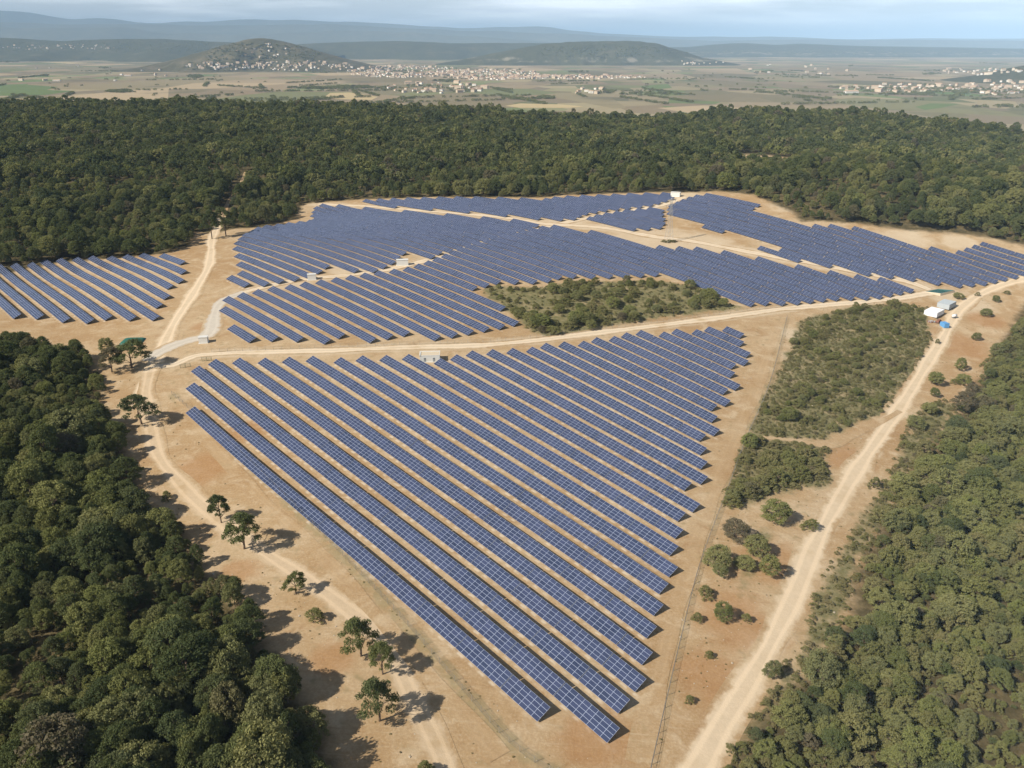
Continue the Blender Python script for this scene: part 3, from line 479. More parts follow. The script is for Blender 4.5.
# ------------------------------------------------------------------ trees
def foliage_material(name, cols, dead=(.17, .145, .095), trans=.32):
    t = NT(name); oi = t.n('ObjectInfo'); lv = t.attr('leaf')
    c = t.ramp(oi.outputs['Random'], [(i / (len(cols) - 1) * .95, c) for i, c in enumerate(cols)] + [(.985, dead)])
    tc = t.n('TexCoord').outputs['Object']
    c = t.mix(t.math('MULTIPLY', t.step(lv, .3, 1.0), .5), c, t.mix(.5, c, (.30, .27, .11)))
    c = t.mix(t.math('MULTIPLY', t.step(t.noise(tc, .55, 3), .5, .75), .25), c, t.mix(.6, c, (.045, .055, .022)))
    d = t.n('BsdfDiffuse'); t._set(d.inputs[0], c); d.inputs[1].default_value = .3
    tr = t.n('BsdfTranslucent'); t._set(tr.inputs[0], t.mix(.35, c, (.24, .25, .05)))
    m = t.n('MixShader'); m.inputs[0].default_value = trans; t.t.links.new(d.outputs[0], m.inputs[1]); t.t.links.new(tr.outputs[0], m.inputs[2])
    t.t.links.new(m.outputs[0], t.out.inputs['Surface']); return t.mat
M_pine = foliage_material('pine_needles', [(0.073, 0.097, 0.044), (0.128, 0.155, 0.059), (0.094, 0.122, 0.059), (0.176, 0.194, 0.071), (0.111, 0.131, 0.067), (0.146, 0.168, 0.064)])
M_oak = foliage_material('oak_leaves', [(0.163, 0.183, 0.067), (0.249, 0.249, 0.094), (0.212, 0.220, 0.102), (0.282, 0.274, 0.113), (0.217, 0.239, 0.080), (0.258, 0.254, 0.105)])
M_shrub = foliage_material('shrub_leaves', [(0.189, 0.194, 0.074), (0.228, 0.218, 0.089), (0.252, 0.228, 0.106), (0.200, 0.205, 0.074)])
M_bark = plain('bark', (.17, .125, .09), .95, .1, .3, 2.0)
def leaves(centres, radii, per, size, r, flat=.72, shell=.2, rnd=.68, slim=1.0):
    Vs = []; lf = []
    for c, rad in zip(centres, radii):
        n = int(per * (rad / np.mean(radii)) ** 2)
        v = r.normal(0, 1, (n, 3)); v /= np.linalg.norm(v, axis=1)[:, None]; v[:, 2] = np.abs(v[:, 2]) * .95 - .25 * (r.random(n) < .35)
        rr = rad * (shell + (1.08 - shell) * r.random(n) ** .6)
        P = np.asarray(c) + v * rr[:, None] * np.array([1, 1, flat])
        nn = v * np.array([1, 1, 1.15]) + r.normal(0, rnd, (n, 3)); nn /= np.linalg.norm(nn, axis=1)[:, None]
        a = np.cross(nn, r.normal(0, 1, (n, 3))); a /= np.linalg.norm(a, axis=1)[:, None] + 1e-9; b = np.cross(nn, a)
        sz = size * r.uniform(.6, 1.35, n)[:, None]; asp = r.uniform(.5, .95, n)[:, None] * slim
        q = np.stack([P - a * sz - b * sz * asp * .4, P + a * sz * .25 - b * sz * asp, P + a * sz + b * sz * asp * .4, P - a * sz * .25 + b * sz * asp], 1)
        Vs.append(q.reshape(-1, 3)); lf.append(np.clip(r.normal(.45, .25, n), 0, 1))
    V = np.concatenate(Vs); F = np.arange(len(V)).reshape(-1, 4); return V, F, np.concatenate(lf)
def crown_mesh(name, kind, seed, per, nc, size):
    """crown in unit tree: height 1, crown diameter 1 (x,y in [-.5,.5], z in [0,1]) scaled by real (w,h) afterwards; built at 9 m x 9 m"""
    r = np.random.default_rng(seed); H = 9.0; Wd = 9.0; cs = []; rs = []
    if kind == 'pine':
        zlo, zhi = .38, .93
    elif kind == 'oak':
        zlo, zhi = .22, .86
    else:
        zlo, zhi = .12, .74
    lop = r.uniform(-1.3, 1.3, 2)
    for i in range(nc):
        f = (i + .5) / nc; th = i * 2.399 + r.uniform(-.5, .5)
        if kind == 'pine': rad = .46 * math.sqrt(max(.02, 1 - f ** 1.5)) * r.uniform(.62, 1.08); z = zlo + (zhi - zlo) * f
        elif kind == 'oak': rad = .44 * math.sqrt(max(.02, 1 - (f * 1.02 - .12) ** 2 if f > .12 else .8)) * r.uniform(.7, 1.05); z = zlo + (zhi - zlo) * f
        else: rad = .45 * math.sqrt(max(.03, 1 - f ** 1.7)) * r.uniform(.65, 1.1); z = zlo + (zhi - zlo) * f
        cr = ((.105 if nc < 50 else .082) if kind == 'pine' else .115 if nc < 50 else .088) * Wd * r.uniform(.55, 1.45)
        cs.append((rad * .95 * Wd * math.cos(th) + lop[0] * f, rad * .95 * Wd * math.sin(th) + lop[1] * f, z * H - .02 * H)); rs.append(cr)
    V, F, lf = leaves(cs, rs, per, size, r, slim=.62 if kind == 'pine' else 1.0)
    sq = r.uniform(.78, 1.12); V[:, 0] *= sq; V[:, 1] /= sq; V[:, 2] = np.clip(V[:, 2], .02 * H, None)
    me = mesh_np(name, V, F, False, dict(leaf=lf)); return me, cs
def trunk_mesh(kind, seed, cs):
    r = np.random.default_rng(seed + 99); m = MB(); H = 9.0
    p = Vector((0, 0, -.4)); rad = .26 if kind == 'pine' else .22
    top = H * (.82 if kind == 'pine' else .6); n = 5; pts = [p]
    for i in range(1, n + 1): pts.append(Vector((r.normal(0, .12) * i * .6, r.normal(0, .12) * i * .6, top * i / n)))
    for i in range(n): m.tube(pts[i], pts[i + 1], rad * (1 - i / n * .8), rad * (1 - (i + 1) / n * .8), 7)
    for c in cs[::max(5, len(cs) // 14)]:
        c = Vector(c); k = min(n - 1, max(1, int(c.z / top * n * .75))); m.tube(pts[k], c, rad * .32, rad * .08, 5)
    me = bpy.data.meshes.new('trunk'); me.from_pydata(m.v, [], m.f); me.polygons.foreach_set('use_smooth', np.ones(len(m.f), bool)); me.materials.append(M_bark); return me
VAR = {}
for kind, mat, nv, per, nc, size in (('pine', M_pine, 8, 52, 120, .19), ('oak', M_oak, 8, 52, 116, .165), ('shrub', M_shrub, 6, 50, 64, .20)):
    VAR[kind] = []
    for i in range(nv):
        cm, cs = crown_mesh('crown', kind, 11 * i + len(kind), per, nc, size); cm.materials.append(mat)
        VAR[kind].append((cm, trunk_mesh(kind, i, cs)))
FAR = {}
for kind, mat in (('pine', M_pine), ('oak', M_oak)):
    FAR[kind] = []
    for i in range(5):
        cm, cs = crown_mesh('far_crown', kind, 31 * i + 5, 20, 34, .44); cm.materials.append(mat); FAR[kind].append(cm)
VAR['airy'] = []
for i in range(5):
    cm, cs = crown_mesh('crown', 'pine', 17 * i + 2, 105, 40, .22); cm.materials.append(M_pine); VAR['airy'].append((cm, trunk_mesh('pine', i + 40, cs)))
NAMES = dict(airy='pine_tree', pine='pine_tree', oak='oak_tree', shrub='shrub'); CATS = dict(airy='pine tree', pine='pine tree', oak='oak tree', shrub='shrub')
def tree(kind, x, y, h, w, label, group=None, z=None):
    root = empty(NAMES[kind], (x, y, gz(x, y) if z is None else z), random.uniform(0, 6.28)); tag(root, label, CATS[kind], group)
    cm, tm = random.choice(VAR[kind])
    for nm, me in (('trunk', tm), ('crown', cm)):
        o = bpy.data.objects.new(nm, me); COL.objects.link(o); o.parent = root; o.scale = (w / 9.0, w / 9.0, h / 9.0)
    return root
LONE = [
    ('pine', -150.3, 292.5, 13.5, 14.6, 'broad umbrella pine alone on pale earth left of the first solar row'),
    ('pine', -96.2, 225.7, 11.3, 8.6, 'slim leaning pine beside the track, left of the bigger pair tree'),
    ('pine', -84.1, 211.0, 13.8, 13.2, 'large dense pine with long shadow beside the track and fence'),
    ('shrub', -119.9, 240.0, 4.0, 4.5, 'small round bush between left woods and forest edge track'),
    ('pine', -62.5, 189.0, 7.5, 6.7, 'small pine with two leaning tufts beside the forest edge track'),
    ('shrub', -54.5, 177.9, 5.0, 5.5, 'low bush just below the small tufted pine on the track edge'),
    ('pine', -39.5, 164.5, 12.9, 10.5, 'tall flat topped pine, first of the three near the track bend'),
    ('pine', -32.9, 158.4, 10.4, 8.4, 'middle dense pine of the three near the track bend'),
    ('pine', -31.4, 143.1, 13.5, 10.1, 'lowest widest pine of the three near the track bend'),
    ('shrub', -19.0, 128.4, 5.1, 4.9, 'bush at the bottom edge on the pale forest edge track'),
    ('pine', -226.3, 598.0, 22.2, 14.3, 'bare stemmed tall pine at the head of the access track'),
    ('pine', -218.9, 607.7, 23.1, 17.6, 'leaning tall pine right of the access track by the upper woods'),
    ('pine', -177.0, 345.8, 14.2, 16.8, 'tall pine beside the dark green cistern'),
    ('pine', -184.4, 341.4, 12.2, 12.9, 'pine in front of the dark green cistern at the woods corner'),
    ('oak', -197.3, 365.5, 7.9, 8.8, 'rounded tree left of the dark green cistern'),
    ('oak', 75.2, 227.5, 7.9, 10.1, 'tallest dark oak of the clump right of the fence'),
    ('oak', 65.2, 212.5, 7.4, 10.2, 'left oak of the clump right of the fence'),
    ('oak', 80.9, 221.2, 7.2, 9.6, 'right upper oak of the clump beside the dirt road'),
    ('oak', 81.7, 210.2, 8.2, 7.6, 'rightmost oak of the clump nearest the dirt road'),
    ('oak', 74.3, 212.7, 4.6, 7.7, 'middle low oak of the clump right of the fence'),
    ('oak', 65.5, 208.1, 4.9, 5.7, 'small oak at the lower left of the clump by the fence'),
    ('oak', 92.9, 240.9, 8.6, 11.3, 'single round dark oak between clump and small thicket'),
    ('shrub', 58.9, 197.2, 4.5, 5.4, 'round grey bush just below the oak clump along the fence'),
    ('shrub', 53.6, 186.3, 3.7, 3.5, 'small bush hugging the fence below the oak clump'),
    ('oak', 61.5, 187.6, 5.8, 6.4, 'wide dark bush between fence and dirt road'),
    ('shrub', 68.4, 187.9, 3.4, 3.2, 'small bush touching the dirt road edge, right of a wide bush'),
    ('shrub', 54.0, 172.3, 2.8, 2.7, 'lonely small bush on bare orange earth by the fence'),
    ('shrub', 45.1, 155.9, 2.7, 2.8, 'tiny dry bush lowest on the bare orange earth'),
    ('oak', 69.7, 167.2, 5.5, 5.4, 'leaning oak with long shadow right of the dirt road bend'),
    ('oak', 69.2, 150.9, 7.4, 9.0, 'broad dark oak on the verge near the bottom of the dirt road'),
    ('shrub', 104.1, 238.0, 4.8, 6.0, 'thin bush on the left edge of the dirt road above the clump'),
    ('oak', 212.9, 370.4, 7.8, 8.6, 'tall pale oak where the dirt road narrows'),
    ('oak', 206.2, 356.2, 5.4, 4.9, 'slender oak in front of the tall pale roadside oak'),
    ('oak', 195.7, 339.2, 6.2, 8.4, 'broad oak on the right verge of the dirt road'),
    ('oak', 182.7, 324.4, 5.2, 9.5, 'dark oak on the right verge below the broad one'),
    ('shrub', 140.5, 270.6, 5.5, 5.8, 'single bush with dark shadow right of the dirt road'),
    ('oak', 280.7, 483.2, 4.2, 7.5, 'round bush beside the teal basin near the containers'),
    ('shrub', 295.0, 488.8, 3.4, 3.2, 'thin upright bush right of the round bush at the road fork'),
    ('oak', 303.4, 481.5, 4.5, 5.3, 'round bush on the right verge beyond the containers'),
    ('oak', 285.8, 460.4, 4.8, 7.8, 'broad dark bush on bare orange earth right of the containers'),
    ('oak', 263.0, 427.3, 5.0, 5.4, 'upright dark bush on bare earth below the broad one'),
    ('shrub', 316.4, 493.9, 3.2, 4.2, 'small round bush at the far right along the road'),
    ('oak', 234.6, 389.1, 7.3, 6.6, 'spindly oak on the right verge below the containers'),
    ('shrub', 237.2, 419.2, 3.5, 3.3, 'small dry bush on the left verge below the blue container'),
    ('shrub', 224.2, 373.5, 3.2, 5.6, 'small bush at the woods corner right of the dirt road'),
    ('oak', 228.8, 373.3, 5.3, 8.6, 'rounded oak leaning out of the right woods over the verge'),
    ('shrub', 143.1, 263.7, 3.2, 6.9, 'low bush on the stony verge beside the right woods'),
    ('shrub', 169.6, 306.3, 3.2, 6.0, 'dark bush at the right road edge under the verge oaks'),
    ('oak', 110.7, 280.3, 3.7, 6.4, 'grey bush on bare earth below the small thicket')]
for (kind, x, y, h, w, lab) in LONE: tree('airy' if kind == 'pine' else kind, x, y, h, w, lab, 'lone trees and bushes on the bare ground')

def scatter(poly, spacing, jitter=.42, inside=0.0, avoid=None, seed=1):
    r = np.random.default_rng(seed); P = np.array(poly); lo, hi = P.min(0), P.max(0)
    xs = np.arange(lo[0], hi[0], spacing); ys = np.arange(lo[1], hi[1], spacing * .87); X, Y = np.meshgrid(xs, ys); X = X + (np.arange(len(ys)) % 2)[:, None] * spacing / 2
    X = (X + r.uniform(-jitter, jitter, X.shape) * spacing).ravel(); Y = (Y + r.uniform(-jitter, jitter, Y.shape) * spacing).ravel()
    k = sdf(poly, X, Y) > inside
    X, Y = X[k], Y[k]
    if avoid is not None: k = avoid(X, Y); X, Y = X[k], Y[k]
    return X, Y
def in_view(X, Y, Z, mx=60):
    c, s = math.cos(R(PITCH)), math.sin(R(PITCH)); z = Z - ZC
    d = Y * c - z * s; v = Y * s + z * c; px = 512 + 800 * X / d; py = 384 - 800 * v / d
    return (d > 5) & (px > -mx) & (px < 1024 + mx) & (py > -mx) & (py < 768 + mx), px, py
ROADS = {k: np.array(v[1]) for k, v in DATA['roads'].items()}
def off_roads(X, Y, m=2.0, names=None):
    ok = np.ones(len(X), bool)
    for k, (hw, pts) in DATA['roads'].items(): ok &= dline(pts, X, Y) > hw + m
    return ok
def off_rows(X, Y):
    s = X * UD[0] + Y * UD[1]; d = X * ND[0] + Y * ND[1]; ok = np.ones(len(X), bool)
    for (fld, k, dd, a0, a1) in DATA['rows']: ok &= ~((d > dd - 3.5) & (d < dd + 6) & (s > a0 - 3) & (s < a1 + 4))
    return ok
def instancer(name, X, Y, Z, rot, sx, sz, idx, meshes, label=None, cat=None):
    """ONE object of uncountable growth: points carrying copies of the given meshes"""
    me = bpy.data.meshes.new(name); me.vertices.add(len(X)); me.vertices.foreach_set('co', np.stack([X, Y, Z], 1).astype(np.float32).ravel())
    for nm, val, ty in (('rot', rot, 'FLOAT'), ('sx', sx, 'FLOAT'), ('sz', sz, 'FLOAT'), ('idx', idx, 'INT')):
        a = me.attributes.new(nm, ty, 'POINT'); a.data.foreach_set('value', np.asarray(val, np.int32 if ty == 'INT' else np.float32))
    o = link(name, me); tag(o, label, cat, kind='stuff')
    ng = bpy.data.node_groups.new(name, 'GeometryNodeTree'); ng.interface.new_socket('Geometry', in_out='INPUT', socket_type='NodeSocketGeometry'); ng.interface.new_socket('Geometry', in_out='OUTPUT', socket_type='NodeSocketGeometry')
    N = ng.nodes.new; gi, go = N('NodeGroupInput'), N('NodeGroupOutput'); iop = N('GeometryNodeInstanceOnPoints'); iop.inputs['Pick Instance'].default_value = True
    jn = N('GeometryNodeJoinGeometry')
    for m in reversed(meshes):
        src = SRC[m.name]; oi = N('GeometryNodeObjectInfo'); oi.inputs['Object'].default_value = src; oi.inputs['As Instance'].default_value = False
        g2i = N('GeometryNodeGeometryToInstance'); ng.links.new(oi.outputs['Geometry'], g2i.inputs[0]); ng.links.new(g2i.outputs[0], jn.inputs[0])
    def at(nm, ty):
        q = N('GeometryNodeInputNamedAttribute'); q.data_type = ty; q.inputs['Name'].default_value = nm; return q.outputs['Attribute']
    cr, cs = N('ShaderNodeCombineXYZ'), N('ShaderNodeCombineXYZ')
    ng.links.new(at('rot', 'FLOAT'), cr.inputs[2]); sxo = at('sx', 'FLOAT')
    ng.links.new(sxo, cs.inputs[0]); ng.links.new(sxo, cs.inputs[1]); ng.links.new(at('sz', 'FLOAT'), cs.inputs[2])
    ng.links.new(gi.outputs[0], iop.inputs['Points']); ng.links.new(jn.outputs[0], iop.inputs['Instance']); ng.links.new(at('idx', 'INT'), iop.inputs['Instance Index'])
    e2r = N('FunctionNodeEulerToRotation'); ng.links.new(cr.outputs[0], e2r.inputs[0]); ng.links.new(e2r.outputs[0], iop.inputs['Rotation']); ng.links.new(cs.outputs[0], iop.inputs['Scale'])
    ng.links.new(iop.outputs[0], go.inputs[0]); md = o.modifiers.new('growth', 'NODES'); md.node_group = ng
    return o
M_heath = foliage_material('heath_leaves', [(.200, .190, .080), (.245, .215, .105), (.180, .178, .068), (.270, .225, .118)])
VAR['heath'] = []
for i in range(4):
    cm, cs = crown_mesh('crown', 'shrub', 7 * i + 3, 34, 26, .30); cm.materials.append(M_heath); VAR['heath'].append((cm, None))
SRC = {}
for lst in list(VAR.values()) + list(FAR.values()):
    for e in lst:
        m = e[0] if isinstance(e, tuple) else e; SRC[m.name] = bpy.data.objects.new('growth_source', m)   # data only, never linked to the scene
def forest(kinds, poly, spacing, hrange, wfac, n_ind, label, group, stuff_name, stuff_label, seed, avoid, inside=0.0, lod=None, margin=60, ragged=2.2, holes=None, skew=1.0):
    X, Y = scatter(poly, spacing, seed=seed, inside=inside, avoid=avoid); r = np.random.default_rng(seed + 1)
    if ragged: k = sdf(poly, X, Y) + ragged * (np.sin(X * .31 + seed) * np.sin(Y * .27) + .8 * np.sin(X * .11 - Y * .13) + r.normal(0, .7, len(X))) > ragged * .6; X, Y = X[k], Y[k]
    if holes: k = (np.sin(X * .19 + 1.7 * seed) * np.sin(Y * .16 + seed) + r.normal(0, .35, len(X))) > holes; X, Y = X[k], Y[k]
    Z = ground_z(X, Y)
    h = (hrange[0] + (hrange[1] - hrange[0]) * r.random(len(X)) ** skew) * (1 + .35 * (r.random(len(X)) < .15)) * np.clip(1 + .22 * (np.sin(X * .071 + 1.3) * np.sin(Y * .053) + np.sin(X * .023 - Y * .031)), .55, 1.5); w = h * r.uniform(*wfac, len(X)); kd = r.choice(len(kinds), len(X), p=[k[1] for k in kinds])
    vis, px, py = in_view(X, Y, Z, 330 if lod or not n_ind.get('shrub', 1) or not label else margin); dist = np.sqrt(X ** 2 + Y ** 2 + (Z - ZC) ** 2)
    inside_frame = in_view(X, Y, Z + h * .6, 4)[0]
    order = np.argsort(np.where(inside_frame, dist / h, 1e9)); ind = set()
    cnt = {k[0]: 0 for k in kinds}
    for i in order:
        if not inside_frame[i]: break
        kn = kinds[kd[i]][0]
        if cnt[kn] < n_ind.get(kn, 0): cnt[kn] += 1; ind.add(int(i)); tree(kn, X[i], Y[i], h[i], w[i], label[kn], group, Z[i] - .1)
    rest = np.array([i for i in range(len(X)) if i not in ind and (vis[i] or dist[i] < 900)], int)
    meshes = []; offs = []
    for k in kinds:
        offs.append((len(meshes), 0)); src = [e[0] for e in VAR[k[0]]] if lod is None else FAR[lod if k[0] == 'shrub' else k[0]]
        offs[-1] = (len(meshes), len(src)); meshes += src
    idx = np.array([offs[kd[i]][0] + r.integers(offs[kd[i]][1]) for i in rest])
    instancer(stuff_name, X[rest], Y[rest], Z[rest] - .15, r.uniform(0, 6.28, len(rest)), w[rest] / 9, h[rest] / 9, idx, meshes, stuff_label, 'woods')
    return len(ind), len(rest)
lone_xy = np.array([(q[1], q[2]) for q in LONE])
def free(X, Y, m=2.0): return off_roads(X, Y, m) & off_rows(X, Y)
print('LF', forest([('pine', .62), ('oak', .38)], LFP, 4.1, (3.4, 11.8), (.62, 1.0), dict(pine=265, oak=120), dict(pine='dark green pine crowded into the dense woods left of the near field', oak='rounded evergreen oak among the pines of the left woods'), 'trees of the left woods', 'left_woods', 'dense dark pine and oak woods left of the solar fields', 21, lambda X, Y: free(X, Y, 1.5) & (np.abs(X) < 420) & (Y > 60), skew=1.5))
print('RF', forest([('oak', .5), ('shrub', .38), ('pine', .12)], RFP, 3.4, (1.9, 7.6), (.8, 1.3), dict(oak=135, shrub=60, pine=8), dict(oak='olive green evergreen oak packed into the woods right of the dirt road', shrub='low grey green bush filling a gap in the right woods', pine='pale green pine standing taller than the bushes of the right woods'), 'trees of the right woods', 'right_woods', 'olive green oak and bush woods right of the dirt road', 33, lambda X, Y: free(X, Y, 2.0) & (X < 620) & (Y > 60), ragged=3.5, holes=-1.0, skew=1.6))
print('MS1', forest([('shrub', .7), ('oak', .3)], WD['MS1'], 5.4, (2.0, 4.8), (1.1, 1.7), dict(shrub=140, oak=20), dict(shrub='rounded olive bush in the scrub between fence and dirt road', oak='taller oak bush in the scrub between fence and dirt road'), 'bushes of the scrub by the dirt road', 'scrub_thicket', 'tangle of smaller bushes in the scrub beside the dirt road', 41, lambda X, Y: free(X, Y, 1.0), 0, ragged=4.5, holes=-.25))
print('MS2', forest([('shrub', .8), ('oak', .2)], WD['MS2'], 4.4, (2.4, 4.6), (1.2, 1.8), dict(shrub=60, oak=10), dict(shrub='dark olive bush in the small thicket right of the fence', oak='taller bush in the small thicket right of the fence'), 'bushes of the small thicket by the fence', 'small_thicket', 'low growth in the small thicket right of the fence', 43, lambda X, Y: free(X, Y, 1.0), 0, ragged=3.5, holes=-.45))
def ms3_ok(X, Y):
    r = np.random.default_rng(3); e = sdf(WD['MS3'], X, Y); return free(X, Y, 2.0) & ((r.random(len(X)) < .42) | (e < 9))
print('MS3', forest([('shrub', .5), ('oak', .5)], WD['MS3'], 6.2, (3.0, 6.0), (1.05, 1.6), dict(shrub=40, oak=60), dict(shrub='rounded bush in the thicket island between the solar fields', oak='dark evergreen oak in the thicket island between the solar fields'), 'trees of the thicket island', 'island_thicket', 'small growth of the thicket island between the solar fields', 47, ms3_ok, 1.0))
# low undergrowth of the scrub patches and ragged woodland edges
def undergrowth(name, poly, spacing, hr, label, seed, avoid, inside=0.0):
    X, Y = scatter(poly, spacing, seed=seed, inside=inside, avoid=avoid); r = np.random.default_rng(seed); Z = ground_z(X, Y)
    w = r.uniform(*hr, len(X)); instancer(name, X, Y, Z - .1, r.uniform(0, 6.28, len(X)), w / 9 * 1.4, w / 9, r.integers(0, 4, len(X)), [e[0] for e in VAR['heath']], label, 'undergrowth')
undergrowth('scrub_undergrowth', WD['MS1'], 2.1, (.5, 1.7), 'low heath like undergrowth of the scrub by the dirt road', 51, lambda X, Y: free(X, Y, .5))
undergrowth('thicket_undergrowth', WD['MS2'], 2.2, (.7, 1.9), 'low undergrowth of the small thicket by the fence', 52, lambda X, Y: free(X, Y, .5))
def patchy(seed, p): return lambda X, Y: free(X, Y, .8) & (np.random.default_rng(seed).random(len(X)) < p)
undergrowth('island_undergrowth', WD['MS3'], 3.0, (.6, 1.6), 'low grassy undergrowth of the thicket island', 53, patchy(5, .55))
undergrowth('woodland_heath', [(p[0], p[1]) for p in WD['RF'][:15]] + [(110, 115), (420, 420)], 3.2, (.5, 1.8), 'pale heath filling the gaps of the right woods', 57, lambda X, Y: free(X, Y, 1) & (np.sin(X * .19 + 1.7 * 33) * np.sin(Y * .16 + 33) < -.4))
verge = [tuple(q) for q in WD['RT']]
undergrowth('verge_bushes', verge, 1.9, (.4, 2.2), 'scattered low bushes on the stony verge right of the dirt road', 54, patchy(6, .62))
undergrowth('corner_bushes', WD['RB'], 2.2, (.5, 2.6), 'low bushes at the bottom corner of the right woods', 56, patchy(7, .6))
def tufts_ok(X, Y):
    n = np.random.default_rng(9).random(len(X)); dl = np.minimum(dline(DATA['fence']['left'], X, Y), dline(DATA['fence']['right'], X, Y) * 1.0)
    return off_rows(X, Y) & off_roads(X, Y, .6) & (forest_sdf(X, Y) < 0) & (scrub_sdf(X, Y) < 0) & (n < np.where(dl < 2.5, .4, np.where(np.sin(X * .08) * np.sin(Y * .07 + 1) > .15, .16, .035))) | (off_rows(X, Y) & off_roads(X, Y, .3) & (sdf(WD['VR'], X, Y) > 0) & (n < .22))
undergrowth('dry_grass', [(-190, 360), (-60, 90), (60, 100), (330, 520), (250, 520), (60, 330)], 2.4, (.18, .55), 'sparse dry grass tufts on the bare earth', 55, tufts_ok)
M_stone = plain('limestone', (.42, .35, .26), .9, .2, .2, 1.0)
rb = bmesh.new(); bmesh.ops.create_icosphere(rb, subdivisions=1, radius=1.0)
for v in rb.verts: v.co = v.co * random.uniform(.7, 1.15); v.co.z *= .6
rm = bpy.data.meshes.new('limestone_lump'); rb.to_mesh(rm); rm.materials.append(M_stone); SRC[rm.name] = bpy.data.objects.new('stone_source', rm)
def stones():
    poly = [(-190, 360), (-60, 90), (60, 100), (330, 520), (250, 520), (60, 330)]
    X, Y = scatter(poly, 3.0, seed=71, avoid=lambda X, Y: off_rows(X, Y) & off_roads(X, Y, .3) & (forest_sdf(X, Y) < 2) & (np.random.default_rng(2).random(len(X)) < np.where(np.sin(X * .05 + 2) * np.sin(Y * .06) > .2, .3, .06)))
    r = np.random.default_rng(72); w = r.uniform(.08, .26, len(X)) * (1 + 1.0 * (r.random(len(X)) < .08)); instancer('loose_stones', X, Y, ground_z(X, Y), r.uniform(0, 6.28, len(X)), w, w, np.zeros(len(X), int), [rm], 'loose pale stones scattered over the bare earth', 'stones')
stones()
# the woods on the plateau behind the fields
def back_ok(X, Y):
    ok = (Y < crest_y(X, Y) * 1.04) & (np.abs(X) < .9 * Y + 100)
    ok &= ~((((X - 280) / 40) ** 2 + ((Y - 895) / 88) ** 2) < 1) & (dline(DATA['roads']['forest_path'][1], X, Y) > 6.0) & (dline(DATA['roads']['access_track'][1], X, Y) > 5)
    r = np.random.default_rng(77).random(len(X)); return ok & off_rows(X, Y) & (r < .90)
near_back = [tuple(q) for q in BF] + [(640, 800), (-640, 800)]
print('BF', forest([('pine', .65), ('oak', .35)], near_back, 7.0, (5.0, 13.0), (.62, .98), dict(pine=0, oak=0), {}, '', 'plateau_woods_edge', 'front of the dense pine woods behind the solar fields', 61, back_ok))
far_back = [(-640, 800), (640, 800), (1400, 900), (1450, 1700), (-1450, 1700), (-1400, 650), (-800, 560)]
print('BF2', forest([('pine', .7), ('oak', .3)], far_back, 7.2, (6.0, 13.5), (.66, 1.0), {}, {}, '', 'plateau_woods', 'dense dark pine woods covering the plateau behind the solar fields', 63, lambda X, Y: back_ok(X, Y) & (sdf(near_back, X, Y) < 0), lod='oak'))

# ------------------------------------------------------------------ fences, gates
M_post = plain('fence_post', (.30, .28, .24), .7, .3); M_wire = plain('fence_wire', (.24, .24, .23), .5, .4, .1, 1, .4); M_green = plain('green_gate', (.05, .11, .06), .5, .4)
def fence(pts, label, step=3.6):
    C = catmull(pts, step); root = empty('wire_fence', (C[0][0], C[0][1], gz(*C[0]))); tag(root, label, 'fence', 'wire fences round the fields'); b = Vector(root.location)
    z = ground_z(C[:, 0], C[:, 1]); P = [Vector((c[0], c[1], zz)) - b for c, zz in zip(C, z)]
    pm = MB().tube((0, 0, -.3), (0, 0, 2.0), .06, n=5); po = None
    sel = P if len(P) <= 98 else [P[i] for i in np.linspace(0, len(P) - 1, 98).astype(int)]
    for p in sel:
        if po is None: po = pm.build('post', M_post, root); o = po
        else: o = po.copy(); COL.objects.link(o); o.parent = root
        o.location = p
    w = MB()
    for hz in (.15, .55, .95, 1.35, 1.75, 1.95):
        for p, q in zip(P[:-1], P[1:]): w.tube(p + Vector((0, 0, hz)), q + Vector((0, 0, hz)), .018, n=3)
    w.build('wire', M_wire, root)
fence(DATA['fence']['right'], 'wire fence on wooden posts right of the near field', 3.8)
fence(DATA['fence']['left'], 'wire fence over the weedy strip left of the near field', 3.8)
fence(DATA['fence']['top'], 'wire fence along the track behind the near field', 3.8)
def gate(xy, rz, label):
    root = empty('metal_gate', (xy[0], xy[1], gz(*xy)), rz); tag(root, label, 'gate')
    f = MB()
    for x in (-2.2, 0, 2.2): f.tube((x, 0, -.3), (x, 0, 2.1), .08)
    f.build('gate_post', M_green, root)
    for x in (-1.1, 1.1):
        l = MB(); l.box((x, 0, 1.9), (1.9, .06, .08)); l.box((x, 0, .25), (1.9, .06, .08)); l.box((x, 0, 1.1), (1.9, .05, .06))
        for k in range(8): l.box((x - .9 + k * .257, 0, 1.08), (.03, .03, 1.6))
        l.build('gate_leaf', M_green, root)
O = DATA['obj']
gate(O['gateA'], R(10), 'green metal gate nearest the white cabin by the junction'); gate(O['gateB'], R(25), 'green metal gate at the left corner of the near field')

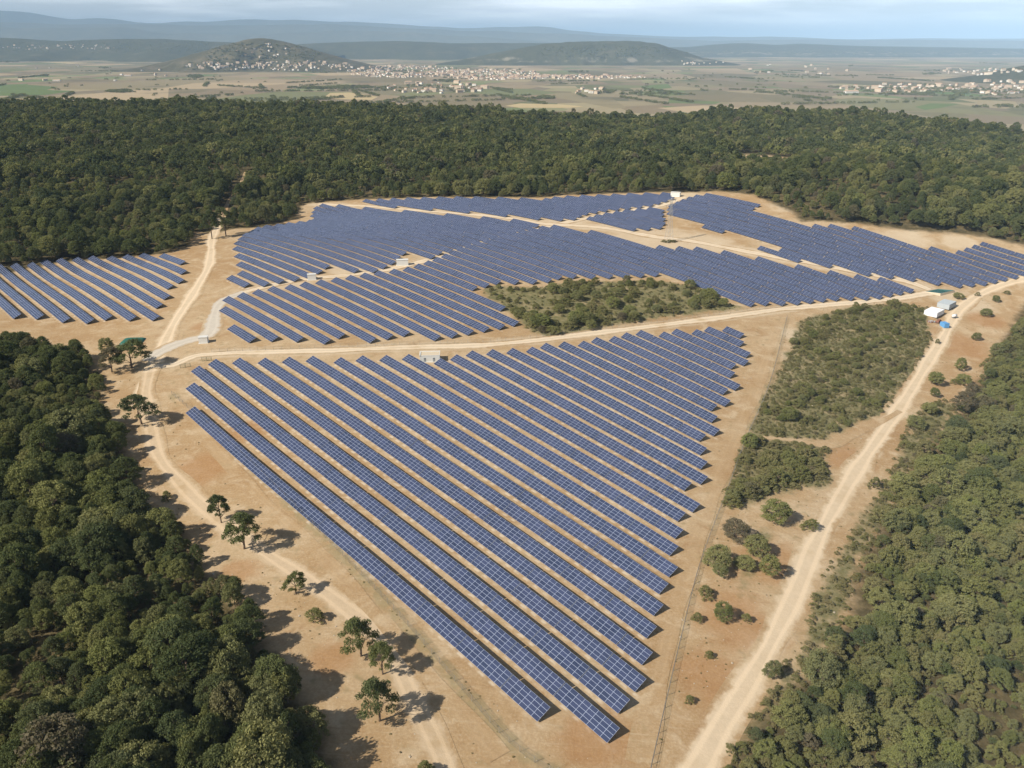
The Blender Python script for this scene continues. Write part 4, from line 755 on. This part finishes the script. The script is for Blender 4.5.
# ------------------------------------------------------------------ cabins, containers, basins, pylon
M_white = plain('white_render', (.68, .67, .62), .75, .3, .06); M_roof = plain('flat_roof_felt', (.62, .61, .57), .85, .2, .08); M_door = plain('grey_door', (.30, .32, .33), .5, .4); M_vent = plain('dark_vent', (.09, .09, .09), .6, .3)
M_sand = plain('gravelled_roof', (.56, .47, .34), .95, .1, .12)
def cabin(xy, rz, L, D, H, label, roofm=None, parapet=False):
    root = empty('transformer_cabin', (xy[0], xy[1], gz(*xy)), rz); tag(root, label, 'cabin')
    b = MB(); b.box((0, 0, H / 2 - .2), (L, D, H + .4)); b.box((0, 0, -.05), (L + .5, D + .5, .35)); b.build('wall', M_white, root)
    r = MB()
    if parapet:
        r.box((0, 0, H + .06), (L - .5, D - .5, .12), 1)
        for a, s in (((-L / 2 + .15, 0, H + .15), (.5, D + .3, .5)), ((0, D / 2 - .1, H + .152), (L + .3, .5, .5)), ((L / 2 - .05, 0, H + .08), (.2, D, .25)), ((0, -D / 2 + .05, H + .081), (L, .2, .25))): r.box(a, s)
        r.build('roof', [M_white, M_sand], root)
    else: r.box((0, 0, H + .1), (L + .3, D + .3, .2)); r.build('roof', roofm or M_roof, root)
    for x in (-L * .25, L * .2):
        d = MB(); d.box((x, -D / 2 - .03, 1.05), (1.0, .08, 2.1)); do = d.build('door', M_door, root)
        h = MB(); h.box((x + .35, -D / 2 - .1, 1.05), (.06, .08, .2)); h.build('handle', M_vent, do)
        v = MB()
        for k in range(5): v.box((x, -D / 2 - .085, 1.55 + k * .09), (.6, .03, .05))
        v.build('vent', M_vent, do)
    s = MB(); s.box((L / 2 + .02, 0, H * .6), (.06, D * .5, .7)); s.build('vent', M_vent, root)
    return root
RZ = math.atan2(UD[1], UD[0])
cabin(O['cabA'], R(180 + 8), 4.2, 2.8, 3.0, 'white cabin on the pale gravel beside the road junction')
cabin(O['cabB'], R(180 + 12), 5.0, 3.0, 3.3, 'white cabin among the upper left solar rows')
cabin(O['cabC'], R(180 + 8), 7.4, 3.2, 3.5, 'long white cabin on the track between middle and upper fields')
cabin(O['cabD'], R(180 + -25), 7.8, 3.4, 3.5, 'white cabin at the back corner under the plateau woods')
cabin(O['cabE'], R(4), 9.5, 5.2, 3.2, 'white cabin with gravelled roof behind the near field rows', parapet=True)
M_cont = plain('container_white', (.78, .78, .77), .5, .4, .08); M_contg = plain('container_grey', (.42, .46, .48), .5, .4, .1); M_blue = plain('container_blue', (.12, .33, .62), .5, .4, .1); M_rust = plain('rusty_iron', (.26, .12, .08), .85, .2, .3)
def container(xy, rz, L, D, H, roofm, wallm, label, name='site_container', cat='container', doors=True):
    root = empty(name, (xy[0], xy[1], gz(*xy)), rz); tag(root, label, cat)
    b = MB(); b.box((0, 0, H / 2), (L, D, H))
    k = int(L / .45)
    for i in range(k):
        for sy in (-1, 1): b.box((-L / 2 + (i + .5) * L / k, sy * (D / 2 + .02), H / 2), (.2, .05, H * .9))
    for cx in (-1, 1):
        for cy in (-1, 1): b.box((cx * (L / 2 - .05), cy * (D / 2 - .05), H / 2 + .02), (.22, .22, H + .06))
    b.build('wall', wallm, root)
    r = MB(); r.box((0, 0, H + .07), (L + .15, D + .15, .1))
    for i in range(int(L / .6)): r.box((-L / 2 + .3 + i * .6, 0, H + .135), (.16, D - .2, .03))
    r.build('roof', roofm, root)
    if doors:
        for sy in (-1, 1):
            d = MB(); d.box((L / 2 + .05, sy * D / 4, H / 2), (.07, D / 2 - .12, H - .25)); do = d.build('door', M_cont, root)
            h = MB(); h.tube((L / 2 + .12, sy * .2, .4), (L / 2 + .12, sy * .2, H - .3), .03); h.build('handle', M_door, do)
    return root
SA, SB = Vector(DATA['site'][0]), Vector(DATA['site'][1]); dv = (SB - SA).normalized(); ga = math.atan2(dv.y, dv.x)
container(SA, ga, 10.5, 7.4, 2.8, M_cont, M_cont, 'white roofed site container beside the dirt road, nearer of the joined pair')
container(SB, ga, 10.5, 7.0, 3.0, M_contg, M_contg, 'grey roofed site container behind the white one beside the dirt road')
container(Vector(O['shedB']) + Vector((.5, 1.5)), R(100), 4.0, 3.0, 2.5, M_blue, M_blue, 'small bright blue container at the edge of the dirt road', doors=False)
def tank(xy):
    root = empty('water_tank', (xy[0], xy[1], gz(*xy)), R(20)); tag(root, 'small white water tank on a trailer beside the dirt road', 'tank')
    m = MB(); m.tube((-1.3, 0, 1.45), (1.3, 0, 1.45), .85, n=14); m.tube((-1.5, 0, 1.45), (-1.3, 0, 1.45), .5, .85, 14); m.tube((1.3, 0, 1.45), (1.5, 0, 1.45), .85, .5, 14); m.tube((0, 0, 2.2), (0, 0, 2.45), .25, n=10); m.build('tank', M_cont, root, True)
    f = MB(); f.box((.2, 0, .5), (3.4, 1.3, .14)); f.box((2.3, 0, .5), (1.0, .12, .1)); f.build('chassis', M_door, root)
    for s in (-1, 1):
        w = MB(); w.tube((0, s * .75, .38), (0, s * .95, .38), .38, n=14); w.build('wheel', M_vent, root)
tank(O['tank'])
def machine(xy):
    root = empty('compressor', (xy[0], xy[1], gz(*xy)), R(30)); tag(root, 'rusty red site machine standing behind the blue container', 'machine')
    m = MB(); m.box((0, 0, 1.15), (2.6, 1.5, 1.3)); m.box((.3, 0, 1.95), (1.2, 1.3, .35)); m.build('body', M_rust, root)
    f = MB(); f.box((0, 0, .42), (3.4, 1.3, .14)); f.box((2.2, 0, .42), (1.2, .12, .1)); f.tube((-.8, .4, 1.8), (-.8, .4, 2.6), .09); f.build('chassis', M_vent, root)
    for s in (-1, 1):
        w = MB(); w.tube((-.2, s * .7, .36), (-.2, s * .92, .36), .36, n=12); w.build('wheel', M_vent, root)
machine(O['rub'])
def rubble(xy):
    r = np.random.default_rng(4); m = MB()
    for k in range(26):
        a, q = r.uniform(0, 6.28), r.uniform(0, 1.9); c = (q * math.cos(a) * 1.4, q * math.sin(a), .15 + .35 * (2 - q) * r.random())
        m.box(c, tuple(r.uniform(.25, .9, 3)), int(r.integers(2)), rot=Matrix.Rotation(r.uniform(0, 3), 3, 'X') @ Matrix.Rotation(r.uniform(0, 3), 3, 'Z'))
    o = m.build('scrap_heap', [M_rust, M_door]); o.location = (xy[0], xy[1], gz(*xy)); tag(o, 'reddish scrap heap between white container and blue container', 'scrap heap')
rubble((O['rub'][0] - 3.6, O['rub'][1] + .5))
def water_material():
    t = NT('green_water'); p = t.n('NewGeometry').outputs['Position']; c = t.mix(t.noise(p, .3, 4), (.010, .075, .070), (.022, .115, .10))
    t.bsdf(c, .12, .5, Normal=t.bump(t.noise(p, 2.0, 3), .08, .05)); return t.mat
M_water = water_material(); M_liner = plain('pond_liner', (.06, .15, .14), .5, .4); M_tarp = plain('green_tarpaulin', (.022, .125, .085), .55, .4, .25, .8)
def basin(xy, corners, label):
    root = empty('water_basin', (xy[0], xy[1], gz(*xy))); tag(root, label, 'basin')
    P = [Vector((*c, 0)) for c in corners]; cen = sum(P, Vector()) / 4
    z0 = max(gz(xy[0] + p.x, xy[1] + p.y) for p in P) - root.location.z + .25
    m = MB(); out = [cen + (p - cen) * 1.16 for p in P]; inn = [cen + (p - cen) * .98 for p in P]
    lo = [Vector((p.x, p.y, gz(xy[0] + p.x, xy[1] + p.y) - root.location.z - .6)) for p in [cen + (p - cen) * 1.3 for p in P]]
    V = lo + [p + Vector((0, 0, z0)) for p in out] + [p + Vector((0, 0, z0)) for p in inn] + [p + Vector((0, 0, z0 - .6)) for p in [cen + (p - cen) * .9 for p in P]]
    F = []
    for a in range(3):
        for i in range(4): j = (i + 1) % 4; F.append((a * 4 + i, a * 4 + j, a * 4 + 4 + j, a * 4 + 4 + i))
    m.add(V, F); m.m = [1] * 4 + [0] * 8; m.build('rim', [M_liner, M_sand], root)
    w = MB(); w.add([cen + (p - cen) * .94 + Vector((0, 0, z0 - .3)) for p in P], [(0, 1, 2, 3)]); w.build('water_surface', M_water, root)
def corner_pts(px, xy): return px
basin(O['poolR'], DATA['poolRc'], 'teal lined water basin on bare earth near the site containers')
def cistern(xy):
    root = empty('water_cistern', (xy[0], xy[1], gz(*xy)), R(4)); tag(root, 'dark green soft water cistern beside the left woods', 'cistern')
    n = 16; V = []; F = []
    for j in range(n + 1):
        for i in range(n + 1):
            u, v = i / n * 2 - 1, j / n * 2 - 1; e = max(0, (1 - abs(u) ** 5) * (1 - abs(v) ** 5)) ** .45; V.append((u * 5.6, v * 4.8, -.3 + 1.6 * e))
    for j in range(n):
        for i in range(n): q = j * (n + 1) + i; F.append((q, q + 1, q + n + 2, q + n + 1))
    m = MB(); m.add(V, F); m.build('bladder', M_tarp, root, True)
    p = MB(); p.tube((5.5, -3, .2), (7.2, -3.4, .2), .12); p.tube((7.2, -3.4, -.2), (7.2, -3.4, .8), .14); p.build('valve', M_rust, root)
cistern(O['poolL'])
def pylon(xy):
    root = empty('lattice_pylon', (xy[0], xy[1], gz(*xy)), R(20)); tag(root, 'tall pale lattice pylon on bare earth between the back fields', 'pylon')
    M_p = plain('pylon_steel', (.44, .42, .38), .6, .3); H = 31.0
    def wd(z): return 2.3 * (1 - z / 24) + .55 * (z / 24) if z < 24 else .55
    lv = [0, 4, 7.6, 11, 14, 16.8, 19.3, 21.5, 23.5, 25.5, 27.5, 29.5]; m = MB(); br = MB()
    for sx in (-1, 1):
        for sy in (-1, 1):
            for a, b in zip(lv[:-1], lv[1:]): m.tube((sx * wd(a), sy * wd(a), a - (.4 if a == 0 else 0)), (sx * wd(b), sy * wd(b), b), .085, n=4)
            m.tube((sx * .55, sy * .55, 29.5), (0, 0, H), .1, n=4)
    for a, b in zip(lv[:-1], lv[1:]):
        for s in (-1, 1):
            for k in (-1, 1):
                br.tube((k * wd(a), s * wd(a), a), (-k * wd(b), s * wd(b), b), .035, n=4); br.tube((s * wd(a), k * wd(a), a), (s * wd(b), -k * wd(b), b), .035, n=4)
            br.tube((-wd(b), s * wd(b), b), (wd(b), s * wd(b), b), .035, n=4); br.tube((s * wd(b), -wd(b), b), (s * wd(b), wd(b), b), .035, n=4)
    m.build('leg_frame', M_p, root); br.build('bracing', M_p, root)
    for z, l in ((22.0, 4.6), (25.6, 3.8), (29.0, 3.0)):
        c = MB()
        for s in (-1, 1):
            for y in (-.5, .5): c.tube((s * .5, y, z), (s * l, 0, z + .5), .07, n=4); c.tube((s * .5, y, z + 1.3), (s * l, 0, z + .5), .06, n=4)
        ca = c.build('crossarm', M_p, root)
        for s in (-1, 1):
            i_ = MB(); i_.tube((s * l, 0, z + .5), (s * l, 0, z - .9), .09, n=6); i_.build('insulator', M_vent, ca)
pylon(O['pylon'])
px_, py_ = O['pylon']
for k, (ox, oy, h) in enumerate(((-3.5, -.5, 2.2), (-.8, -1.2, 1.6), (2.2, -.8, 2.4), (4.2, .4, 1.7), (.6, 1.4, 1.8))):
    tree('shrub', px_ + ox, py_ + oy, h, 4.2, 'dark low bush growing at the foot of the pylon', 'bushes at the foot of the pylon')

# ------------------------------------------------------------------ far villages
M_wall = [plain('house_wall_' + n, c, .9, .2, .1, .05) for n, c in (('cream', (.66, .58, .46)), ('white', (.78, .75, .68)), ('sand', (.56, .46, .34)))]
M_tile = [plain('roof_tile_' + n, c, .9, .1, .15, .05) for n, c in (('terracotta', (.40, .22, .13)), ('faded', (.46, .33, .23)), ('brown', (.30, .19, .13)))]
def house_mesh(L, D, H, wi, ri):
    m = MB(); m.box((0, 0, H / 2 - 1), (L, D, H + 2)); e = .4; rh = D * .22
    V = [(-L / 2 - e, -D / 2 - e, H), (L / 2 + e, -D / 2 - e, H), (L / 2 + e, D / 2 + e, H), (-L / 2 - e, D / 2 + e, H), (-L / 2 - e, 0, H + rh), (L / 2 + e, 0, H + rh)]
    m.add(V, [(0, 1, 5, 4), (2, 3, 4, 5), (0, 4, 3), (1, 2, 5), (3, 2, 1, 0)], 1)
    for k in range(int(L / 3.2)): m.box((-L / 2 + 1.8 + k * 3.2, -D / 2 - .03, H * .55), (1.0, .08, 1.4), 2)
    m.box((L * .2, .6, H + rh + .3), (.8, .8, 1.4), 0)
    me = bpy.data.meshes.new('house'); me.from_pydata(m.v, [], m.f); me.polygons.foreach_set('material_index', np.array(m.m, np.int32))
    for q in (M_wall[wi], M_tile[ri], M_vent): me.materials.append(q)
    return me
HM = [house_mesh(13, 9, 5.5, 0, 0), house_mesh(16, 10, 6.5, 1, 1), house_mesh(11, 9, 7.5, 2, 0), house_mesh(20, 11, 8.5, 0, 1), house_mesh(14, 11, 6, 1, 2), house_mesh(26, 14, 9.5, 2, 1)]
BIG = house_mesh(62, 26, 8, 1, 1)
TOWNS = [('the hillside village at the far left', 26, 47.5, 24, 2.2, 16), ('the hillside village at the far left', 78, 47.5, 38, 3.0, 34), ('the village under the round hill', 228, 66, 42, 4.0, 75), ('the village under the round hill', 305, 66, 50, 5.0, 80), ('the village under the round hill', 262, 52, 26, 9, 16),
         ('the dense far town in the middle', 405, 72, 60, 6.0, 300), ('the dense far town in the middle', 490, 75, 50, 5.5, 280), ('the dense far town in the middle', 570, 77.5, 76, 1.8, 200), ('the hamlet in front of the far town', 440, 88.5, 52, 5.5, 60), ('the hamlet in front of the far town', 590, 92, 16, 3, 9),
         ('the village at the foot of the far right hill', 905, 88.5, 68, 4.5, 60), ('the village at the foot of the far right hill', 998, 88, 36, 7, 52), ('the scattered farms below the flat topped hill', 700, 63, 26, 2.5, 16), ('the scattered farms below the flat topped hill', 800, 70, 60, 7, 18), ('the far right village', 980, 72, 44, 3.5, 40), ('the lone farms on the left plain', 90, 76, 80, 14, 12)]
from mathutils.bvhtree import BVHTree
hs = []; r = np.random.default_rng(12)
HB = []
for o in [o for o in bpy.data.objects if o.name.startswith('hills')]: HB.append(BVHTree.FromPolygons([v.co[:] for v in o.data.vertices], [p.vertices[:] for p in o.data.polygons]))
def far_z(x, y):
    z = PLAIN_Z
    for b in HB:
        h = b.ray_cast(Vector((x, y, 3000)), Vector((0, 0, -1)))
        if h[0] is not None: z = max(z, h[0].z)
    return z
def on_land(px, py):
    """the point of the plain or of a hill slope seen in that direction"""
    q = Vector(((px - 512) / 800, 1, (384 - py) / 800)); c, sn = math.cos(R(PITCH)), math.sin(R(PITCH))
    d = Vector((q.x, c + sn * q.z, -sn + c * q.z)).normalized(); k = (PLAIN_Z - ZC) / d.z if d.z < 0 else 1e9; o = Vector((0, 0, ZC))
    for b in HB:
        h = b.ray_cast(o, d)
        if h[0] is not None: k = min(k, h[3])
    return d.x * k, d.y * k
for (nm, cx, cy, rx, ry, n) in TOWNS:
    for _ in range(n):
        a, q = r.uniform(0, 6.28), math.sqrt(r.random()); x, y = on_land(cx + rx * q * math.cos(a), cy + ry * q * math.sin(a))
        if y > 20000: continue
        hs.append((math.hypot(x, y), x, y, nm, int(r.choice(6, p=[.24, .22, .16, .14, .14, .10])), r.uniform(0, 3.14)))
hs.sort(key=lambda q: q[0]); rest = []
for i, (dd, x, y, nm, vi, rz) in enumerate(hs):
    if i < 285:
        o = bpy.data.objects.new('house', HM[vi]); COL.objects.link(o); o.location = (x, y, far_z(x, y)); o.rotation_euler = (0, 0, rz); s = r.uniform(1.0, 1.45); o.scale = (s, s, s)
        tag(o, f'tiny house in {nm}', 'house', 'houses of ' + nm)
    else: rest.append((x, y, far_z(x, y), rz, vi))
for (px, py, lab) in ((851, 93, 'large white warehouse on the far right plain'), (57, 81, 'white farm building on the left plain beside the green field'), (128, 76, 'long pale shed on the far left plain')):
    x, y = on_plain(px, py); o = bpy.data.objects.new('farm_building', BIG); COL.objects.link(o); o.location = (x, y, PLAIN_Z); o.rotation_euler = (0, 0, .1); s = 1.0 if px > 800 else .7; o.scale = (s, s, s); tag(o, lab, 'building')
for m in HM: SRC[m.name] = bpy.data.objects.new('town_source', m)
rr = np.array(rest); sc = r.uniform(1.0, 1.45, len(rr))
instancer('town_houses', rr[:, 0], rr[:, 1], rr[:, 2], rr[:, 3], sc, sc, rr[:, 4].astype(int), HM, 'mass of smaller pale houses of the far towns', 'houses')
# dark hedges and copses on the plain
hx = []
HEDGE = [(8, 62, 12, .6, 40), (105, 68, 6, .6, 16), (120, 91.5, 14, 1.2, 60), (45, 76, 4, .8, 12), (196, 76.5, 8, 1.6, 50), (320, 88, 32, 1.0, 130), (350, 87.5, 24, 1.3, 110), (405, 72, 16, 1.6, 60), (445, 81, 12, 1.2, 50), (430, 89, 55, 4, 90), (545, 98, 9, 1.2, 40), (520, 99, 20, .7, 30), (580, 72, 12, 1.0, 30), (650, 94, 30, 2, 40), (600, 92, 14, 2, 26), (955, 91, 30, 3, 60), (900, 90, 60, 3.5, 70), (1000, 92, 30, 4, 60), (930, 74, 10, 1, 24), (880, 98, 120, 4, 20), (150, 84, 150, 12, 40), (262, 56, 60, 12, 260), (225, 66, 44, 5, 70), (480, 74, 60, 6, 90), (740, 80, 120, 12, 60), (120, 47, 160, 6, 260), (605, 52, 70, 7, 200), (860, 52, 190, 3, 160), (1000, 107, 30, 1, 20), (906, 102, 1, .5, 3)]
for (cx, cy, rx, ry, n) in HEDGE:
    for _ in range(n):
        a, q = r.uniform(0, 6.28), math.sqrt(r.random()); x, y = on_land(cx + rx * q * math.cos(a), cy + ry * q * math.sin(a)); hx.append((x, y, far_z(x, y)))
for _ in range(70):
    x0, y0 = on_plain(r.uniform(-40, 1060), 60 + 46 * r.random() ** .6); a = r.choice([.25, 1.82, -.5, 1.07]) + r.normal(0, .08); L = r.uniform(120, 650)
    if y0 < 13000:
        for d_ in np.arange(0, L, 15.0):
            if r.random() < .75: x, y = x0 + d_ * math.cos(a) + r.normal(0, 2), y0 + d_ * math.sin(a) + r.normal(0, 2); hx.append((x, y, PLAIN_Z))
hx = np.array(hx); n = len(hx)
instancer('plain_copses', hx[:, 0], hx[:, 1], hx[:, 2] - 1, r.uniform(0, 6.28, n), r.uniform(1.3, 3.2, n), r.uniform(.9, 1.5, n), r.integers(0, 5, n), FAR['oak'], 'dark hedges and copses dotted over the far plain', 'hedges')

# ------------------------------------------------------------------ haze
def haze():
    zlo, zhi = PLAIN_Z - 40, ZC + 1260
    m = MB(); m.box((0, 20000, (zlo + zhi) / 2), (180000, 180000, zhi - zlo))
    t = NT('haze_air'); v = t.n('VolumePrincipled'); v.inputs['Color'].default_value = (.50, .73, 1.0, 1); v.inputs['Density'].default_value = 4.2e-5; v.inputs['Anisotropy'].default_value = -0.45
    t.t.links.new(v.outputs[0], t.out.inputs['Volume']); tag(m.build('haze', t.mat), kind='stuff')
haze()
